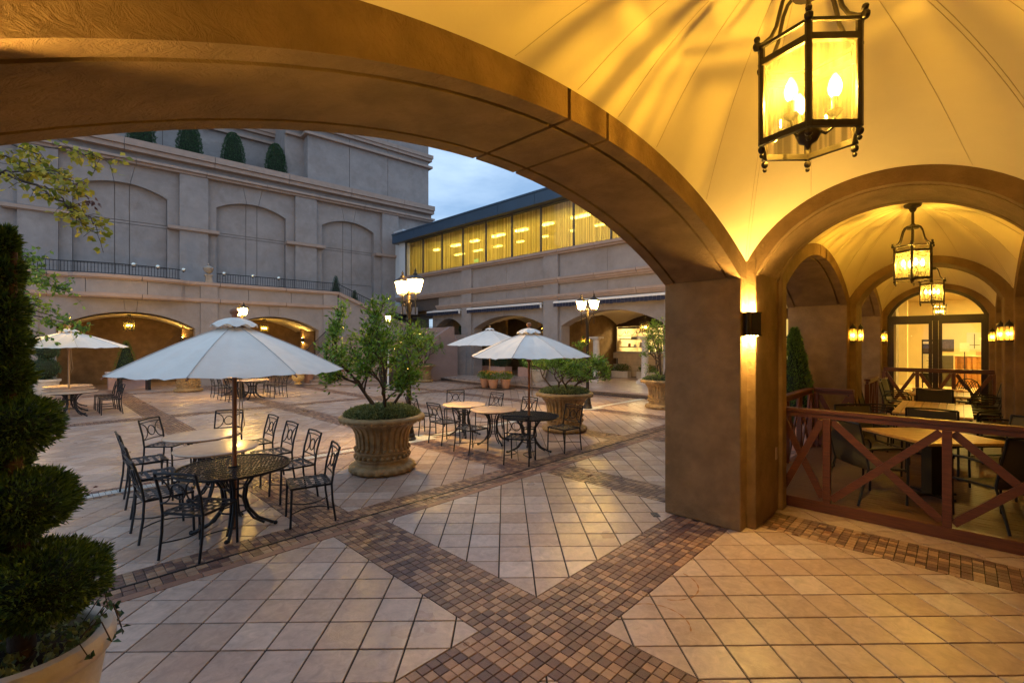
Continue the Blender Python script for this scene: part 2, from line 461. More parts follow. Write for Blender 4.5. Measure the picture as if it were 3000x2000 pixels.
PITCH = 0.2985
FIELD = (2.722, 2.372)
TILE_STOPS = [(0.0, (.42, .295, .232)), (0.25, (.49, .36, .293)), (0.5, (.46, .325, .26)), (0.75, (.53, .40, .335)), (1.0, (.59, .47, .405))]
BRICK_STOPS = [(0.0, (.10, .050, .042)), (0.3, (.17, .085, .062)), (0.5, (.135, .070, .060)), (0.56, (.25, .14, .088)), (0.8, (.38, .235, .15)), (1.0, (.33, .175, .10))]
M = dict(
    tile=piece_mat('floor_tile', TILE_STOPS, (PITCH, PITCH), R_(-45), FIELD, rough=0.36, rvar=0.10, bump=0.85, bscale=9.0, stain=(.30, .18, .10), stain_amt=0.42, spec=0.5, coat=0.6, mottling=0.2),
    brick=piece_mat('floor_brick', BRICK_STOPS, (0.099, 0.1), 0.0, (2.1275, 1.7705), rough=0.36, rvar=0.12, bump=0.6, bscale=70.0, mottling=0.2, spec=0.7),
    longbrick=piece_mat('edge_brick', [(0.0, (.22, .11, .075)), (1.0, (.32, .17, .115))], (0.33, 0.1), 0.0, (0, 4.605), rough=0.5, bump=0.4, bscale=60.0),
    mosaic=surf('white_mosaic', (.55, .55, .53), 0.35, 0.2, 40, 0.3, 60),
    grout=surf('grout', (.026, .018, .015), 0.85, 0.2, 8),
    stucco=surf('taupe_stucco', (.318, .283, .270), 0.85, 0.13, 1.6, 0.6, 26, 0.2, stain=(.21, .175, .155), stain_scale=0.8, stain_amt=0.6, bdist=0.03),
    stucco_dim=surf('dimmed_stucco', (.235, .15, .074), 0.85, 0.22, 3.4, 1.0, 17, 0.2, stain=(.15, .095, .05), stain_scale=2.2, stain_amt=0.7, bdist=0.02),  # same stucco as the facades, its colour darkened for the arcade's dim light
    trim=surf('stone_trim', (.37, .275, .225), 0.75, 0.10, 3.0, 0.3, 40, 0.25),
    joint=surf('dark_joint', (.09, .07, .06), 0.9),
    core=surf('joint_mortar', (.15, .125, .11), 0.9),
    rust=surf('rust_stain', (.30, .13, .04), 0.6, 0.3, 30),
    vault=surf('cream_plaster', (.82, .71, .47), 0.8, 0.03, 3.0, 0.08, 20, 0.2),
    seam=surf('plaster_seam', (.62, .50, .28), 0.8, 0.05),
    roof=surf('roof', (.12, .11, .10), 0.9),
    iron=surf('black_iron', (.011, .012, .016), 0.42, 0.2, 30, 0.15, 120, 0.35),
    lampiron=surf('dark_bronze', (.035, .026, .018), 0.4, 0.2, 30, 0, 60, 0.5, metal=0.4),
    strap=surf('dark_strap', (.016, .017, .024), 0.42, 0.2, 20, 0.1, 200),
    cream_top=surf('cream_stone_top', (.66, .48, .34), 0.22, 0.10, 5, 0.04, 30, 0.5, stain=(.50, .33, .24), stain_scale=4.0, pos=False),
    canvas=surf('white_canvas', (.87, .82, .75), 0.85, 0.05, 4, 0.15, 9, 0.2, stain=(.68, .62, .55), stain_scale=2.0, stain_amt=0.35, bdist=0.03),
    canvas_seam=surf('canvas_seam', (.60, .575, .55), 0.85),
    pole=wood('umbrella_wood', (.20, .075, .03), (.36, .15, .06), 0.4, 2),
    palewood=wood('pale_wood', (.38, .22, .10), (.50, .31, .15), 0.5, 2),
    planter=surf('ochre_stone', (.36, .235, .10), 0.5, 0.25, 9, 0.4, 50, 0.4, stain=(.13, .075, .03), stain_scale=5.0, stain_amt=0.75, pos=False),
    pale_pot=surf('pale_pot', (.60, .55, .49), 0.6, 0.12, 8, 0.25, 40, 0.4, stain=(.36, .28, .20), stain_scale=5.0, stain_amt=0.5, pos=False),
    terracotta=surf('terracotta', (.48, .23, .12), 0.7, 0.12, 8, 0.1, 30, pos=False),
    pinkbox=surf('pink_box', (.55, .33, .26), 0.6, 0.08, 6, 0.1, 30, pos=False),
    whitebox=surf('white_box', (.66, .60, .52), 0.55, 0.08, 6, 0.1, 30, pos=False),
    soil=surf('soil', (.035, .022, .014), 0.95, 0.3, 20, 0.5, 60),
    bark=surf('bark', (.075, .045, .028), 0.85, 0.3, 25, 0.6, 40),
    redwood=wood('red_fence_wood', (.065, .018, .006), (.13, .038, .012), 0.38, 1),
    deck=wood('deck_wood', (.075, .036, .022), (.15, .075, .045), 0.5, 1),
    teak=wood('teak_top', (.46, .24, .07), (.66, .38, .12), 0.3, 0),
    sling=surf('sling_fabric', (.075, .065, .045), 0.75, 0.1, 30, 0.1, 300),
    navy=surf('navy_awning', (.018, .022, .05), 0.8, 0.15, 3),
    white_metal=surf('white_metal', (.72, .70, .68), 0.4, 0.03),
    roofmetal=surf('blue_roof_metal', (.035, .07, .12), 0.38, 0.1, 1.0, spec=0.5),
    mullion=surf('mullion_metal', (.05, .055, .065), 0.4),
    grey_metal=surf('grey_panel', (.58, .60, .62), 0.5, 0.04),
    doorwood=surf('door_frame', (.028, .014, .008), 0.4, 0.2, 20),
    urn_stone=surf('urn_stone', (.30, .25, .20), 0.7, 0.2, 6, 0.3, 40),
    white_stone=surf('white_stone', (.68, .62, .55), 0.6, 0.1, 5, 0.15, 30),
    cream_wall=surf('cream_wall', (.74, .62, .40), 0.8, 0.04, 3),
    counter_tile=surf('counter_tile', (.60, .47, .30), 0.55, 0.12, 4, 0.2, 20),
    gold_cloth=surf('gold_cloth', (.45, .22, .07), 0.35, 0.3, 9),
    stone_step=surf('stair_stone', (.30, .235, .20), 0.7, 0.15, 4, 0.3, 30),
    pinkwall=surf('pink_stucco', (.34, .235, .205), 0.85, 0.08, 2, 0.3, 20),
    black=surf('black_paint', (.012, .010, .008), 0.45),
    steel=surf('steel', (.5, .5, .48), 0.3, 0.05, metal=0.9),
    chrome=surf('mirror_ball', (.8, .74, .62), 0.06, 0.02, metal=1.0),
    rope=surf('rope', (.5, .38, .24), 0.9),
    red=surf('red_items', (.42, .05, .03), 0.5, 0.4, 30),
    flower=surf('orange_flower', (.75, .30, .05), 0.6, 0.3, 40),
    paper=surf('paper', (.75, .70, .60), 0.7),
    dark_photo=surf('dark_print', (.06, .04, .03), 0.5, 0.6, 7),
    ground=surf('ground', (.16, .15, .14), 0.9, 0.2, 0.5),
    leaf=leaf_mat('citrus_leaf', (.06, .13, .012), (.20, .34, .035), 0.32, 0.3),
    leaf_low=leaf_mat('ground_cover_leaf', (.07, .11, .03), (.26, .30, .12), 0.5, 0.2),
    leaf_dark=leaf_mat('conifer_leaf', (.025, .06, .010), (.115, .20, .025), 0.55, 0.15),
    leaf_green=leaf_mat('conifer_green', (.015, .05, .018), (.04, .10, .035), 0.55, 0.15),
    leaf_blue=leaf_mat('blue_conifer', (.03, .06, .055), (.07, .13, .11), 0.5, 0.15),
    leaf_autumn=leaf_mat('autumn_leaf', (.17, .21, .02), (.46, .38, .04), 0.45, 0.45),
    leaf_brown=leaf_mat('dry_leaf', (.07, .02, .015), (.14, .05, .03), 0.6, 0.2),
    leaf_maple=leaf_mat('maple_leaf', (.05, .12, .015), (.16, .26, .03), 0.45, 0.4),
    pane=glass('clear_glass', (1, 1, 1)),
    lantern_pane=glass('lantern_glass', (1.0, .96, .80), 0.6, haze=0.04),
    amber_pane=glass('amber_glass', (1.0, .82, .45), 0.6, haze=0.35),
    frost_pane=glass('frosted_glass', (1.0, .93, .75), 0.6, haze=0.75),
)
streaked(M['lantern_pane'])
WARM = (1.0, 0.55, 0.06)
WARM2 = (1.0, 0.60, 0.14)
# ------------------------------------------------------------------ ground and paving
tag(MB().box(-250, 250, -250, 250, -0.6, -0.30).build('ground', M['ground']), 'grey ground far around the courtyard', kind='structure')

def tile_poly(i, j, g):
    # square of the diagonal lattice, u=(x+y)/sqrt2, v=(y-x)/sqrt2
    u0, v0 = i*PITCH+g, j*PITCH+g; u1, v1 = (i+1)*PITCH-g, (j+1)*PITCH-g
    q = math.sqrt(0.5)
    return [(FIELD[0]+(u-v)*q, FIELD[1]+(u+v)*q) for u, v in ((u0, v0), (u1, v0), (u1, v1), (u0, v1))]

def slab_mesh(name, poly, mat, h, jit=0.0):
    n = len(poly)
    cx = sum(p[0] for p in poly)/n; cy = sum(p[1] for p in poly)/n
    b = 0.0035
    top = [(p[0]+(cx-p[0])*b/max(math.hypot(p[0]-cx, p[1]-cy), .01), p[1]+(cy-p[1])*b/max(math.hypot(p[0]-cx, p[1]-cy), .01), 0.0) for p in poly]
    V = top + [(p[0], p[1], -0.003) for p in poly] + [(p[0], p[1], -h) for p in poly]
    F = [tuple(range(n))]
    for k in range(n):
        k2 = (k+1) % n
        F.append((n+k, n+k2, k2, k)); F.append((2*n+k, 2*n+k2, n+k2, n+k))
    return V, F

def lay(parent, name, polys, z, mat, h=0.014, top=300, stuffname=None, wob=0.0012):
    # the pieces that show largest become objects, the rest one joined part
    ranked = sorted(range(len(polys)), key=lambda i: -abs(area2(polys[i]))*view_size(sum(p[0] for p in polys[i])/len(polys[i]), sum(p[1] for p in polys[i])/len(polys[i]), z))
    cache = {}
    rest = MB()
    for k, i in enumerate(ranked):
        P = polys[i]; n = len(P)
        cx = sum(p[0] for p in P)/n; cy = sum(p[1] for p in P)/n
        dz = random.uniform(-wob, wob)
        if k < top:
            key = tuple((round(p[0]-cx, 3), round(p[1]-cy, 3)) for p in P)
            me = cache.get(key)
            if me is None:
                V, F = slab_mesh(name, [(p[0]-cx, p[1]-cy) for p in P], mat, h)
                me = bpy.data.meshes.new(name); me.from_pydata(V, [], F); me.materials.append(mat); me.update(); cache[key] = me
            o = bpy.data.objects.new(name, me); C.objects.link(o); o.parent = parent; o.location = (cx, cy, z+dz)
            o.rotation_euler = (random.gauss(0, .0012), random.gauss(0, .0012), 0)
        else:
            V, F = slab_mesh(name, P, mat, h)
            rest.add([(v[0], v[1], v[2]+z+dz) for v in V], F)
    if rest.v:
        tag(rest.build(stuffname or name+'_field', mat, parent), kind='stuff')

BX = [(-1.19-3.32*k, -0.59-3.32*k) for k in (2, 1, 0)] + [(2.128+3.32*k, 2.722+3.32*k) for k in range(6)]
def panels(x0, x1):
    e = [x0]
    for a, b in BX:
        if b <= x0 or a >= x1: continue
        e += [max(a, x0), min(b, x1)]
    e.append(x1)
    return [(e[i], e[i+1]) for i in range(0, len(e), 2) if e[i+1]-e[i] > 0.05]
def bands(x0, x1):
    return [(max(a, x0), min(b, x1)) for a, b in BX if b > x0 and a < x1]

def tiles_in(rects, g=0.0058):
    out = []
    q = math.sqrt(0.5)
    for x0, x1, y0, y1 in rects:
        us = [((x-FIELD[0])+(y-FIELD[1]))*q for x in (x0, x1) for y in (y0, y1)]
        vs_ = [((y-FIELD[1])-(x-FIELD[0]))*q for x in (x0, x1) for y in (y0, y1)]
        for i in range(int(min(us)//PITCH)-1, int(max(us)//PITCH)+2):
            for j in range(int(min(vs_)//PITCH)-1, int(max(vs_)//PITCH)+2):
                p = clip_rect(tile_poly(i, j, g), x0+g, x1-g, y0+g, y1-g)
                if len(p) >= 3 and abs(area2(p)) > 0.00025: out.append(p)
    return out

def bricks_in(rects, px=0.0743, py=0.0752, g=0.0025):
    out = []
    for x0, x1, y0, y1 in rects:
        nx = max(1, round((x1-x0)/px)); ny = max(1, round((y1-y0)/py))
        dx, dy = (x1-x0)/nx, (y1-y0)/ny
        for i in range(nx):
            for j in range(ny):
                a, b = x0+i*dx, y0+j*dy
                out.append([(a+g, b+g), (a+dx-g, b+g), (a+dx-g, b+dy-g), (a+g, b+dy-g)])
    return out

# arcade paving (upper level, z = 0) -------------------------------------------
AX0, AX1 = -3.6, 18.4
EDGE = 4.89
arc_floor = empty('arcade_floor', (0, 0, 0), label='paved arcade floor of diagonal beige tiles crossed by checkered brick bands', kind='structure')
MB().box(AX0, AX1, -2.4, EDGE-0.006, -0.29, -0.009).build('bedding', M['grout'], arc_floor)
ar = []
for a, b in panels(AX0, AX1): ar += [(a, b, -0.9, 1.77), (a, b, 2.372, 4.605)]
ar = [r for r in ar if not (r[0] > 6.2 and r[3] < 2)]
lay(arc_floor, 'tile', tiles_in(ar), 0.0, M['tile'], top=300, stuffname='tile_field')
br = [(AX0, AX1, 1.77, 2.372)]
for a, b in bands(AX0, 6.2): br += [(a, b, -0.9, 1.77)]
for a, b in bands(AX0, AX1): br += [(a, b, 2.372, 4.605)]
lay(arc_floor, 'brick', bricks_in(br)+bricks_in([(AX0, AX1, 4.70, EDGE-0.021)], 0.085, 0.085), 0.0, M['brick'], top=300, stuffname='brick_field')
lay(arc_floor, 'edge_brick', bricks_in([(AX0, AX1, 4.605, 4.70)], 0.33, 0.095), 0.001, M['longbrick'], top=60, stuffname='edge_brick_field')

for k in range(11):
    MB().box(AX0+2*k+.003, AX0+2*k+1.997, EDGE-.020, EDGE+.002, -.05, .004).build('edge_joint_shadow', M['iron'], arc_floor)  # dark strip, added to draw the joint and shadow line of the step edge

for cx_, cy_, r0_, a0_, a1_ in ((3.62, 1.75, .26, -150, -10), (3.05, 1.55, .24, -70, 60)):
    st_ = MB(); V = []; F = []
    for q in range(25):
        a_ = R_(a0_+(a1_-a0_)*q/24); w_ = .004+.003*math.sin(q*1.7)
        V += [(cx_+(r0_-w_)*math.cos(a_), cy_+(r0_-w_)*math.sin(a_), .0022), (cx_+(r0_+w_)*math.cos(a_), cy_+(r0_+w_)*math.sin(a_), .0022)]
    for q in range(24): F.append((2*q, 2*q+1, 2*q+3, 2*q+2))
    st_.add(V, F).build('rust_stain', M['rust'], arc_floor)

# courtyard paving (one step down, z = -0.13) -----------------------------------
CZ = -0.13
CX0, CX1, CY1 = -4.2, 16.05, 27.2
court = empty('courtyard_floor', (0, 0, 0), label='lower courtyard paving of pinkish diagonal tiles with brick bands', kind='structure')
MB().box(CX0, CX1+1.0, EDGE+0.002, CY1+6, -0.295, CZ-0.009).build('bedding', M['grout'], court)
ROWS = [(5.50, 8.40), (8.86, 16.10), (16.70, 24.4), (25.0, CY1)]
cr = []
for a, b in panels(CX0, CX1):
    for y0, y1 in ROWS: cr.append((a, b, y0, y1))
lay(court, 'tile', tiles_in(cr), CZ, M['tile'], top=300, stuffname='tile_field')
cb = [(CX0, CX1, EDGE+0.004, 5.50), (CX0, CX1, 8.40, 8.53), (CX0, CX1, 8.73, 8.86), (CX0, CX1, 16.10, 16.70), (CX0, CX1, 24.4, 25.0)]
for a, b in bands(CX0, CX1):
    for y0, y1 in ROWS: cb.append((a, b, y0, y1))
lay(court, 'brick', bricks_in(cb), CZ, M['brick'], top=300, stuffname='brick_field')
lay(court, 'mosaic_piece', bricks_in([(CX0, CX1, 8.53, 8.73)], 0.066, 0.0667), CZ, M['mosaic'], top=0, stuffname='mosaic_strip')

# raised platform before the right-hand building, with a rounded stone kerb -------
plat = empty('platform_floor', (0, 0, 0), label='low raised paved platform in front of the shop arcade', kind='structure')
def plat_edge(y): return 16.05 + 0.28*math.sin((y-6)*0.42) + (0.25 if y > 19 else 0.0)*min((y-19)/3, 1)
ys = [1.5 + 0.5*k for k in range(54)]
PZ = 0.02
poly = [(plat_edge(y), y) for y in ys] + [(26.5, ys[-1]), (26.5, ys[0])]
poly = poly[::-1]
MB().prism(poly, -0.28, PZ-0.009).build('bedding', M['grout'], plat)
pt = []
for p in tiles_in([(16.6, 26.4, 1.6, 28.0)]): pt.append(p)
for p in tiles_in([(15.9, 16.6, 1.6, 28.0)]):
    if all(q_[0] > plat_edge(q_[1])+0.16 for q_ in p): pt.append(p)
lay(plat, 'tile', pt, PZ, M['tile'], top=120, stuffname='tile_field')
for i in range(len(ys)-1):
    a, b = ys[i]+.004, ys[i+1]-.004
    q_ = [(plat_edge(a)-.03, a), (plat_edge(a)+.17, a), (plat_edge(b)+.17, b), (plat_edge(b)-.03, b)]
    k = MB().prism(q_, PZ-.07, PZ+.006).build('kerb_stone', M['trim'], plat, bevel=0.02)
MB().prism([(plat_edge(y)+.0, y) for y in ys][::1] + [(plat_edge(y)+.05, y) for y in ys][::-1], -0.2, PZ-.07).build('kerb_riser', M['trim'], plat)
# ------------------------------------------------------------------ the vaulted arcade the camera stands in
def arc_pts(c_, half, spring, crown, n=28, lo=None, hi=None):
    h = crown-spring
    Rr = (half*half+h*h)/(2*h); cz = crown-Rr
    lo = c_-half if lo is None else lo; hi = c_+half if hi is None else hi
    return [(x, cz+math.sqrt(max(Rr*Rr-(x-c_)**2, 0))) for x in [lo+(hi-lo)*i/n for i in range(n+1)]]
def arc_z(x, c_, half, spring, crown):
    h = crown-spring; Rr = (half*half+h*h)/(2*h); cz = crown-Rr
    return cz+math.sqrt(max(Rr*Rr-(x-c_)**2, 0))

TOP = 4.45
arcade = empty('arcade_building', (0, 0, 0), label='vaulted stucco arcade framing the view, with wide segmental arches and pillars', cat='arcade')

def arched_wall(parent, axis, c_, half, spring, crown, a0, a1, top, key=0.205, strip=0.13, mat=None, grooves=True, kc=None):
    # wall across `axis`, its arch built from edge bands and soffit panels set off by grooves
    mat = mat or M['stucco_dim']
    lo, hi = c_-half, c_+half
    g = 0.015
    def seg(x0, x1, off, d0, d1, name):
        P = [(x, z+off) for x, z in arc_pts(c_, half, spring, crown, max(4, int(28*(x1-x0)/(hi-lo))), x0, x1)]
        poly = P + [(x1, top), (x0, top)]
        MB().prism(poly, d0, d1, axis).build(name, mat, parent)
    seg(lo, hi, 0.03, a0+0.03, a1-0.03, 'arch_core')
    kc = c_ if kc is None else kc
    xs = [(lo, kc-key-g), (kc-key+g, kc+key-g), (kc+key+g, hi)] if key else [(lo, hi)]
    e = 0.02
    for i, (x0, x1) in enumerate(xs):
        seg(x0, x1, 0, a0, a0+strip-g, 'arch_edge_stone')
        seg(x0, x1, 0, a1-strip+g, a1, 'arch_edge_stone')
        seg(x0+(e if i == 0 else 0), x1-(e if i == len(xs)-1 else 0), 0, a0+strip+g, a1-strip-g, 'soffit_panel')

def vault(parent, x0, x1, y0, y1, spring, cx_crown, cy_crown, p=1.4, nx=56, ny=36):
    cx, cy = (x0+x1)/2, (y0+y1)/2; hx, hy = (x1-x0)/2, (y1-y0)/2
    def z_at(x, y):
        a = max(arc_z(x, cx, hx, spring, cx_crown)-spring, 0); b = max(arc_z(y, cy, hy, spring, cy_crown)-spring, 0)
        return spring+(a**p+b**p)**(1/p)
    V = []; F = []
    for i in range(nx+1):
        for j in range(ny+1):
            tx = -math.cos(PI*i/nx)*0.35+(2*i/nx-1)*0.65; ty = -math.cos(PI*j/ny)*0.35+(2*j/ny-1)*0.65
            x, y = cx+hx*tx, cy+hy*ty
            V.append((x, y, z_at(x, y)))
    for i in range(nx):
        for j in range(ny):
            a = i*(ny+1)+j
            F.append((a, a+1, a+ny+2, a+ny+1))
    me = MB().add(V, F)
    o = me.build('vault', M['vault'], parent, smooth=60)
    # thin plaster seams that fan out from the crown to the corners and between them
    for k in range(16):
        an = 2*PI*k/16+PI/16
        dx, dy = math.cos(an), math.sin(an)
        t_end = min(hx/max(abs(dx), 1e-6), hy/max(abs(dy), 1e-6))
        pts = []
        for q in range(1, 25):
            t = t_end*q/24*0.985
            x, y = cx+dx*t, cy+dy*t
            pts.append((x, y, z_at(x, y)-0.001))
        if k % 2 == 0 or True:
            MB().tube(pts, 0.0022, 4).build('seam', M['seam'], o)
    for sx in (-1, 1):
        for sy in (-1, 1):
            for w in (-0.013, 0.013):
                pts = []
                for q in range(2, 33):
                    t = q/32*0.992
                    x, y = cx+sx*hx*t + w*sy*hy/hx, cy+sy*hy*t - w*sx
                    x = min(max(x, x0+.002), x1-.002); y = min(max(y, y0+.002), y1-.002)
                    pts.append((x, y, z_at(x, y)))
                MB().tube(pts, 0.003, 4).build('seam', M['seam'], o)
    return z_at(cx, cy)

def pillar(parent, poly, top=TOP):
    return MB().prism(poly, 0.0, top).build('pillar', M['stucco_dim'], parent, bevel=0.016)

# bay 1 (camera bay)
B1X = (-0.39, 5.31); B1Y = (-0.68, 1.64)
arched_wall(arcade, 'y', 2.49, 2.64, 2.66, 3.30, 1.64, 2.48, TOP, kc=2.38)
arched_wall(arcade, 'y', 2.49, 2.64, 2.66, 3.30, -1.52, -0.68, TOP)
arched_wall(arcade, 'x', 0.48, 1.067, 2.70, 3.40, 5.31, 6.15, TOP, key=None, strip=0.11)
arched_wall(arcade, 'x', 0.48, 1.067, 2.70, 3.40, -1.23, -0.39, TOP, key=None, strip=0.11)
crown1 = vault(arcade, *B1X, *B1Y, 2.848, 3.477, 3.54)
# pillars (left side of the arcade is y > 0, towards the courtyard)
pillar(arcade, [(5.13, 2.48), (5.13, 1.64), (5.31, 1.64), (5.31, 1.547), (6.15, 1.547), (6.15, 1.50), (6.33, 1.50), (6.33, 2.48)])
pillar(arcade, [(6.33, -1.52), (6.33, -0.62), (6.15, -0.62), (6.15, -0.587), (5.31, -0.587), (5.31, -0.68), (5.13, -0.68), (5.13, -1.52)])
pillar(arcade, [(-1.41, 2.48), (-1.41, 1.64), (-1.23, 1.64), (-1.23, 1.547), (-0.39, 1.547), (-0.39, 1.64), (-0.15, 1.64), (-0.15, 2.48)])
pillar(arcade, [(-0.15, -1.52), (-0.15, -0.68), (-0.39, -0.68), (-0.39, -0.587), (-1.23, -0.587), (-1.23, -0.68), (-1.41, -0.68), (-1.41, -1.52)])
# bay 0 behind the camera
arched_wall(arcade, 'y', -4.08, 2.67, 2.69, 3.30, 1.64, 2.48, TOP, grooves=False)
vault(arcade, -6.93, -1.23, *B1Y, 2.848, 3.477, 3.54, nx=24, ny=16)
pillar(arcade, [(-7.2, 2.48), (-7.2, 1.64), (-6.75, 1.64), (-6.75, 2.48)])
# bay 2
B2X = (6.15, 10.80); B2Y = (-0.62, 1.50)
arched_wall(arcade, 'y', 8.44, 2.11, 2.69, 3.30, 1.50, 2.48, TOP)
arched_wall(arcade, 'y', 8.44, 2.11, 2.69, 3.30, -1.52, -0.62, TOP)
crown2 = vault(arcade, *B2X, *B2Y, 2.84, 3.47, 3.50)
arched_wall(arcade, 'x', 0.44, 0.96, 2.70, 3.38, 10.80, 11.50, TOP, key=None, strip=0.11)
pillar(arcade, [(10.55, 2.48), (10.55, 1.50), (10.80, 1.50), (10.80, 1.40), (11.50, 1.40), (11.50, 1.50), (11.75, 1.50), (11.75, 2.48)])
pillar(arcade, [(11.75, -1.52), (11.75, -0.62), (11.50, -0.62), (11.50, -0.52), (10.80, -0.52), (10.80, -0.62), (10.55, -0.62), (10.55, -1.52)])
# bay 3
B3X = (11.50, 16.00)
arched_wall(arcade, 'y', 13.72, 1.97, 2.69, 3.30, 1.50, 2.48, TOP)
arched_wall(arcade, 'y', 13.72, 1.97, 2.69, 3.30, -1.52, -0.62, TOP)
crown3 = vault(arcade, *B3X, *B2Y, 2.84, 3.47, 3.50)
arched_wall(arcade, 'x', 0.44, 0.96, 2.70, 3.38, 16.00, 16.35, TOP, key=None, strip=0.08)
pillar(arcade, [(15.69, 2.48), (15.69, 1.50), (16.0, 1.50), (16.0, 1.40), (16.6, 1.40), (16.6, 2.48)])
pillar(arcade, [(16.6, -1.52), (16.6, -0.52), (16.0, -0.52), (16.0, -0.62), (15.69, -0.62), (15.69, -1.52)])
# blind back wall on the building side, roof over all
MB().box(-7.2, 5.0, -1.75, -1.46, 0, TOP).build('back_wall', M['stucco_dim'], arcade)
MB().box(5.01, 16.6, -1.75, -1.462, 0, TOP).build('back_wall', M['stucco_dim'], arcade)
MB().box(-7.3, 16.7, -1.8, 2.6, TOP+.002, TOP+0.4).build('roof_slab', M['roof'], arcade)
MB().box(-7.3, 16.7, 2.44, 2.60, 4.0, TOP).build('cornice', M['trim'], arcade)
# small switch plate on the near pillar
MB().box(6.02, 6.08, 1.535, 1.5468, 0.62, 0.76).build('switch_plate', M['trim'], arcade)

# ------------------------------------------------------------------ lanterns
def _bulb_glass():
    m, nt, N, Lk, b = new_mat('bulb_envelope')
    N.remove(b)
    tr_ = N.new('ShaderNodeBsdfTransparent'); e = N.new('ShaderNodeEmission'); e.inputs[0].default_value = (1.0, .62, .16, 1); e.inputs[1].default_value = 26.0
    mx = N.new('ShaderNodeMixShader'); mx.inputs[0].default_value = 0.45
    Lk.new(tr_.outputs[0], mx.inputs[1]); Lk.new(e.outputs[0], mx.inputs[2]); Lk.new(mx.outputs[0], N['Material Output'].inputs[0])
    return m
bulb_glass = _bulb_glass()
def lantern(name, loc, label, power, scale=1.0, crown=None, group='hanging lanterns of the arcade', panes=True, bulbs=4, rz=0.0, simple=False):
    # hexagonal lantern: loc is the centre of its bottom ring
    t = empty(name, loc, rz, label, 'lantern', group)
    s = scale
    R0, Hh = 0.168*s, 0.292*s
    hexa = lambda r, z: [(r*math.cos(PI/3*k), r*math.sin(PI/3*k), z) for k in range(6)]
    fw = 0.011*s
    for z, w in ((0.0, fw), (Hh, fw*1.1), (Hh+0.055*s, fw*.55)):
        fr = MB()
        P = hexa(R0 if z < Hh+.01 else R0*1.06, z)
        for k in range(6): fr.bar(P[k], P[(k+1) % 6], w*1.6, w*1.9)
        fr.build('ring_frame', M['lampiron'], t)
    for k in range(6):
        a = PI/3*k; ca, sa = math.cos(a), math.sin(a)
        p = MB()
        p.tube([(R0*ca, R0*sa, -0.012*s), (R0*ca, R0*sa, Hh+0.06*s)], 0.0115*s, 6)
        p.ball((R0*ca, R0*sa, -0.028*s), 0.014*s, 6, 5); p.ball((R0*ca, R0*sa, -0.05*s), 0.009*s, 6, 4)
        p.ball((R0*1.10*ca, R0*1.10*sa, Hh+0.062*s), 0.016*s, 6, 5); p.ball((R0*1.10*ca, R0*1.10*sa, Hh+0.088*s), 0.012*s, 6, 4)
        p.build('corner_post', M['lampiron'], t, smooth=50)
        # S-curved crown arm
        bell = [(1.10, 0), (.96, .012), (.80, .035), (.68, .075), (.61, .125), (.55, .165), (.45, .198), (.30, .215), (.16, .220)]
        pts = [(R0*r_*ca, R0*r_*sa, Hh+.062*s+z_*s) for r_, z_ in bell]
        MB().tube(pts, 0.0075*s, 6).build('crown_arm', M['lampiron'], t, smooth=60)
    MB().lathe([(0.0, Hh+.25*s), (.05*s, Hh+.25*s), (.056*s, Hh+.265*s), (.035*s, Hh+.28*s), (.02*s, Hh+.30*s), (.014*s, Hh+.31*s)], 14).build('crown_cap', M['lampiron'], t, smooth=50)
    top_z = (crown-loc[2]) if crown else Hh+0.9*s
    MB().tube([(0, 0, Hh+.29*s), (0, 0, top_z-0.05*s)], 0.013*s, 8).build('stem', M['lampiron'], t, smooth=50)
    MB().lathe([(0.018*s, top_z-.09*s), (.03*s, top_z-.07*s), (.036*s, top_z-.05*s), (.07*s, top_z-.035*s), (.078*s, top_z-.012*s), (.078*s, top_z+.02)], 16).build('ceiling_rose', M['lampiron'], t, smooth=40)
    if panes:
        for k in range(6):
            a0, a1 = PI/3*k, PI/3*(k+1)
            A = Vector((R0*math.cos(a0), R0*math.sin(a0), 0)); B = Vector((R0*math.cos(a1), R0*math.sin(a1), 0))
            d = (B-A).normalized()*0.012*s
            q = MB().add([A+d+Vector((0, 0, .012*s)), B-d+Vector((0, 0, .012*s)), B-d+Vector((0, 0, Hh-.012*s)), A+d+Vector((0, 0, Hh-.012*s))], [(0, 1, 2, 3)])
            q.build('pane', M['lantern_pane'], t)
    # candle cluster
    MB().lathe([(.004*s, -.03*s), (.012*s, -.01*s), (.03*s, .0), (.042*s, .03*s), (.04*s, .055*s), (.012*s, .07*s)], 14).build('candle_hub', M['lampiron'], t, smooth=50)
    MB().tube([(0, 0, .06*s), (0, 0, Hh+.28*s)], 0.006*s, 6).build('rod', M['lampiron'], t)
    for k in range(bulbs):
        a = 2*PI*k/bulbs+0.35
        ca, sa = math.cos(a), math.sin(a)
        rr = 0.082*s
        ar_ = MB().tube([(.03*s*ca, .03*s*sa, .035*s), (.055*s*ca, .055*s*sa, .015*s), (.075*s*ca, .075*s*sa, .03*s), (rr*ca, rr*sa, .07*s)], 0.0055*s, 6)
        ar_.lathe([(.008*s, .065*s), (.026*s, .082*s), (.026*s, .088*s), (.011*s, .09*s), (.011*s, .135*s)], 10, (rr*ca, rr*sa, 0))
        ar_.build('candle', M['lampiron'], t, smooth=50)
        bl = MB().lathe([(.010*s, .136*s), (.021*s, .155*s), (.024*s, .172*s), (.018*s, .195*s), (.005*s, .22*s)], 10, (rr*ca, rr*sa, 0))
        bo = bl.build('bulb', bulb_glass, t, smooth=80)
        area = 2*PI*0.005*s*0.03*s
        MB().lathe([(.002*s, .150*s), (.005*s, .154*s), (.005*s, .180*s), (.002*s, .184*s)], 6, (rr*ca, rr*sa, 0)).build('filament', bulb_mat(power/bulbs/area/PI), bo)
    return t

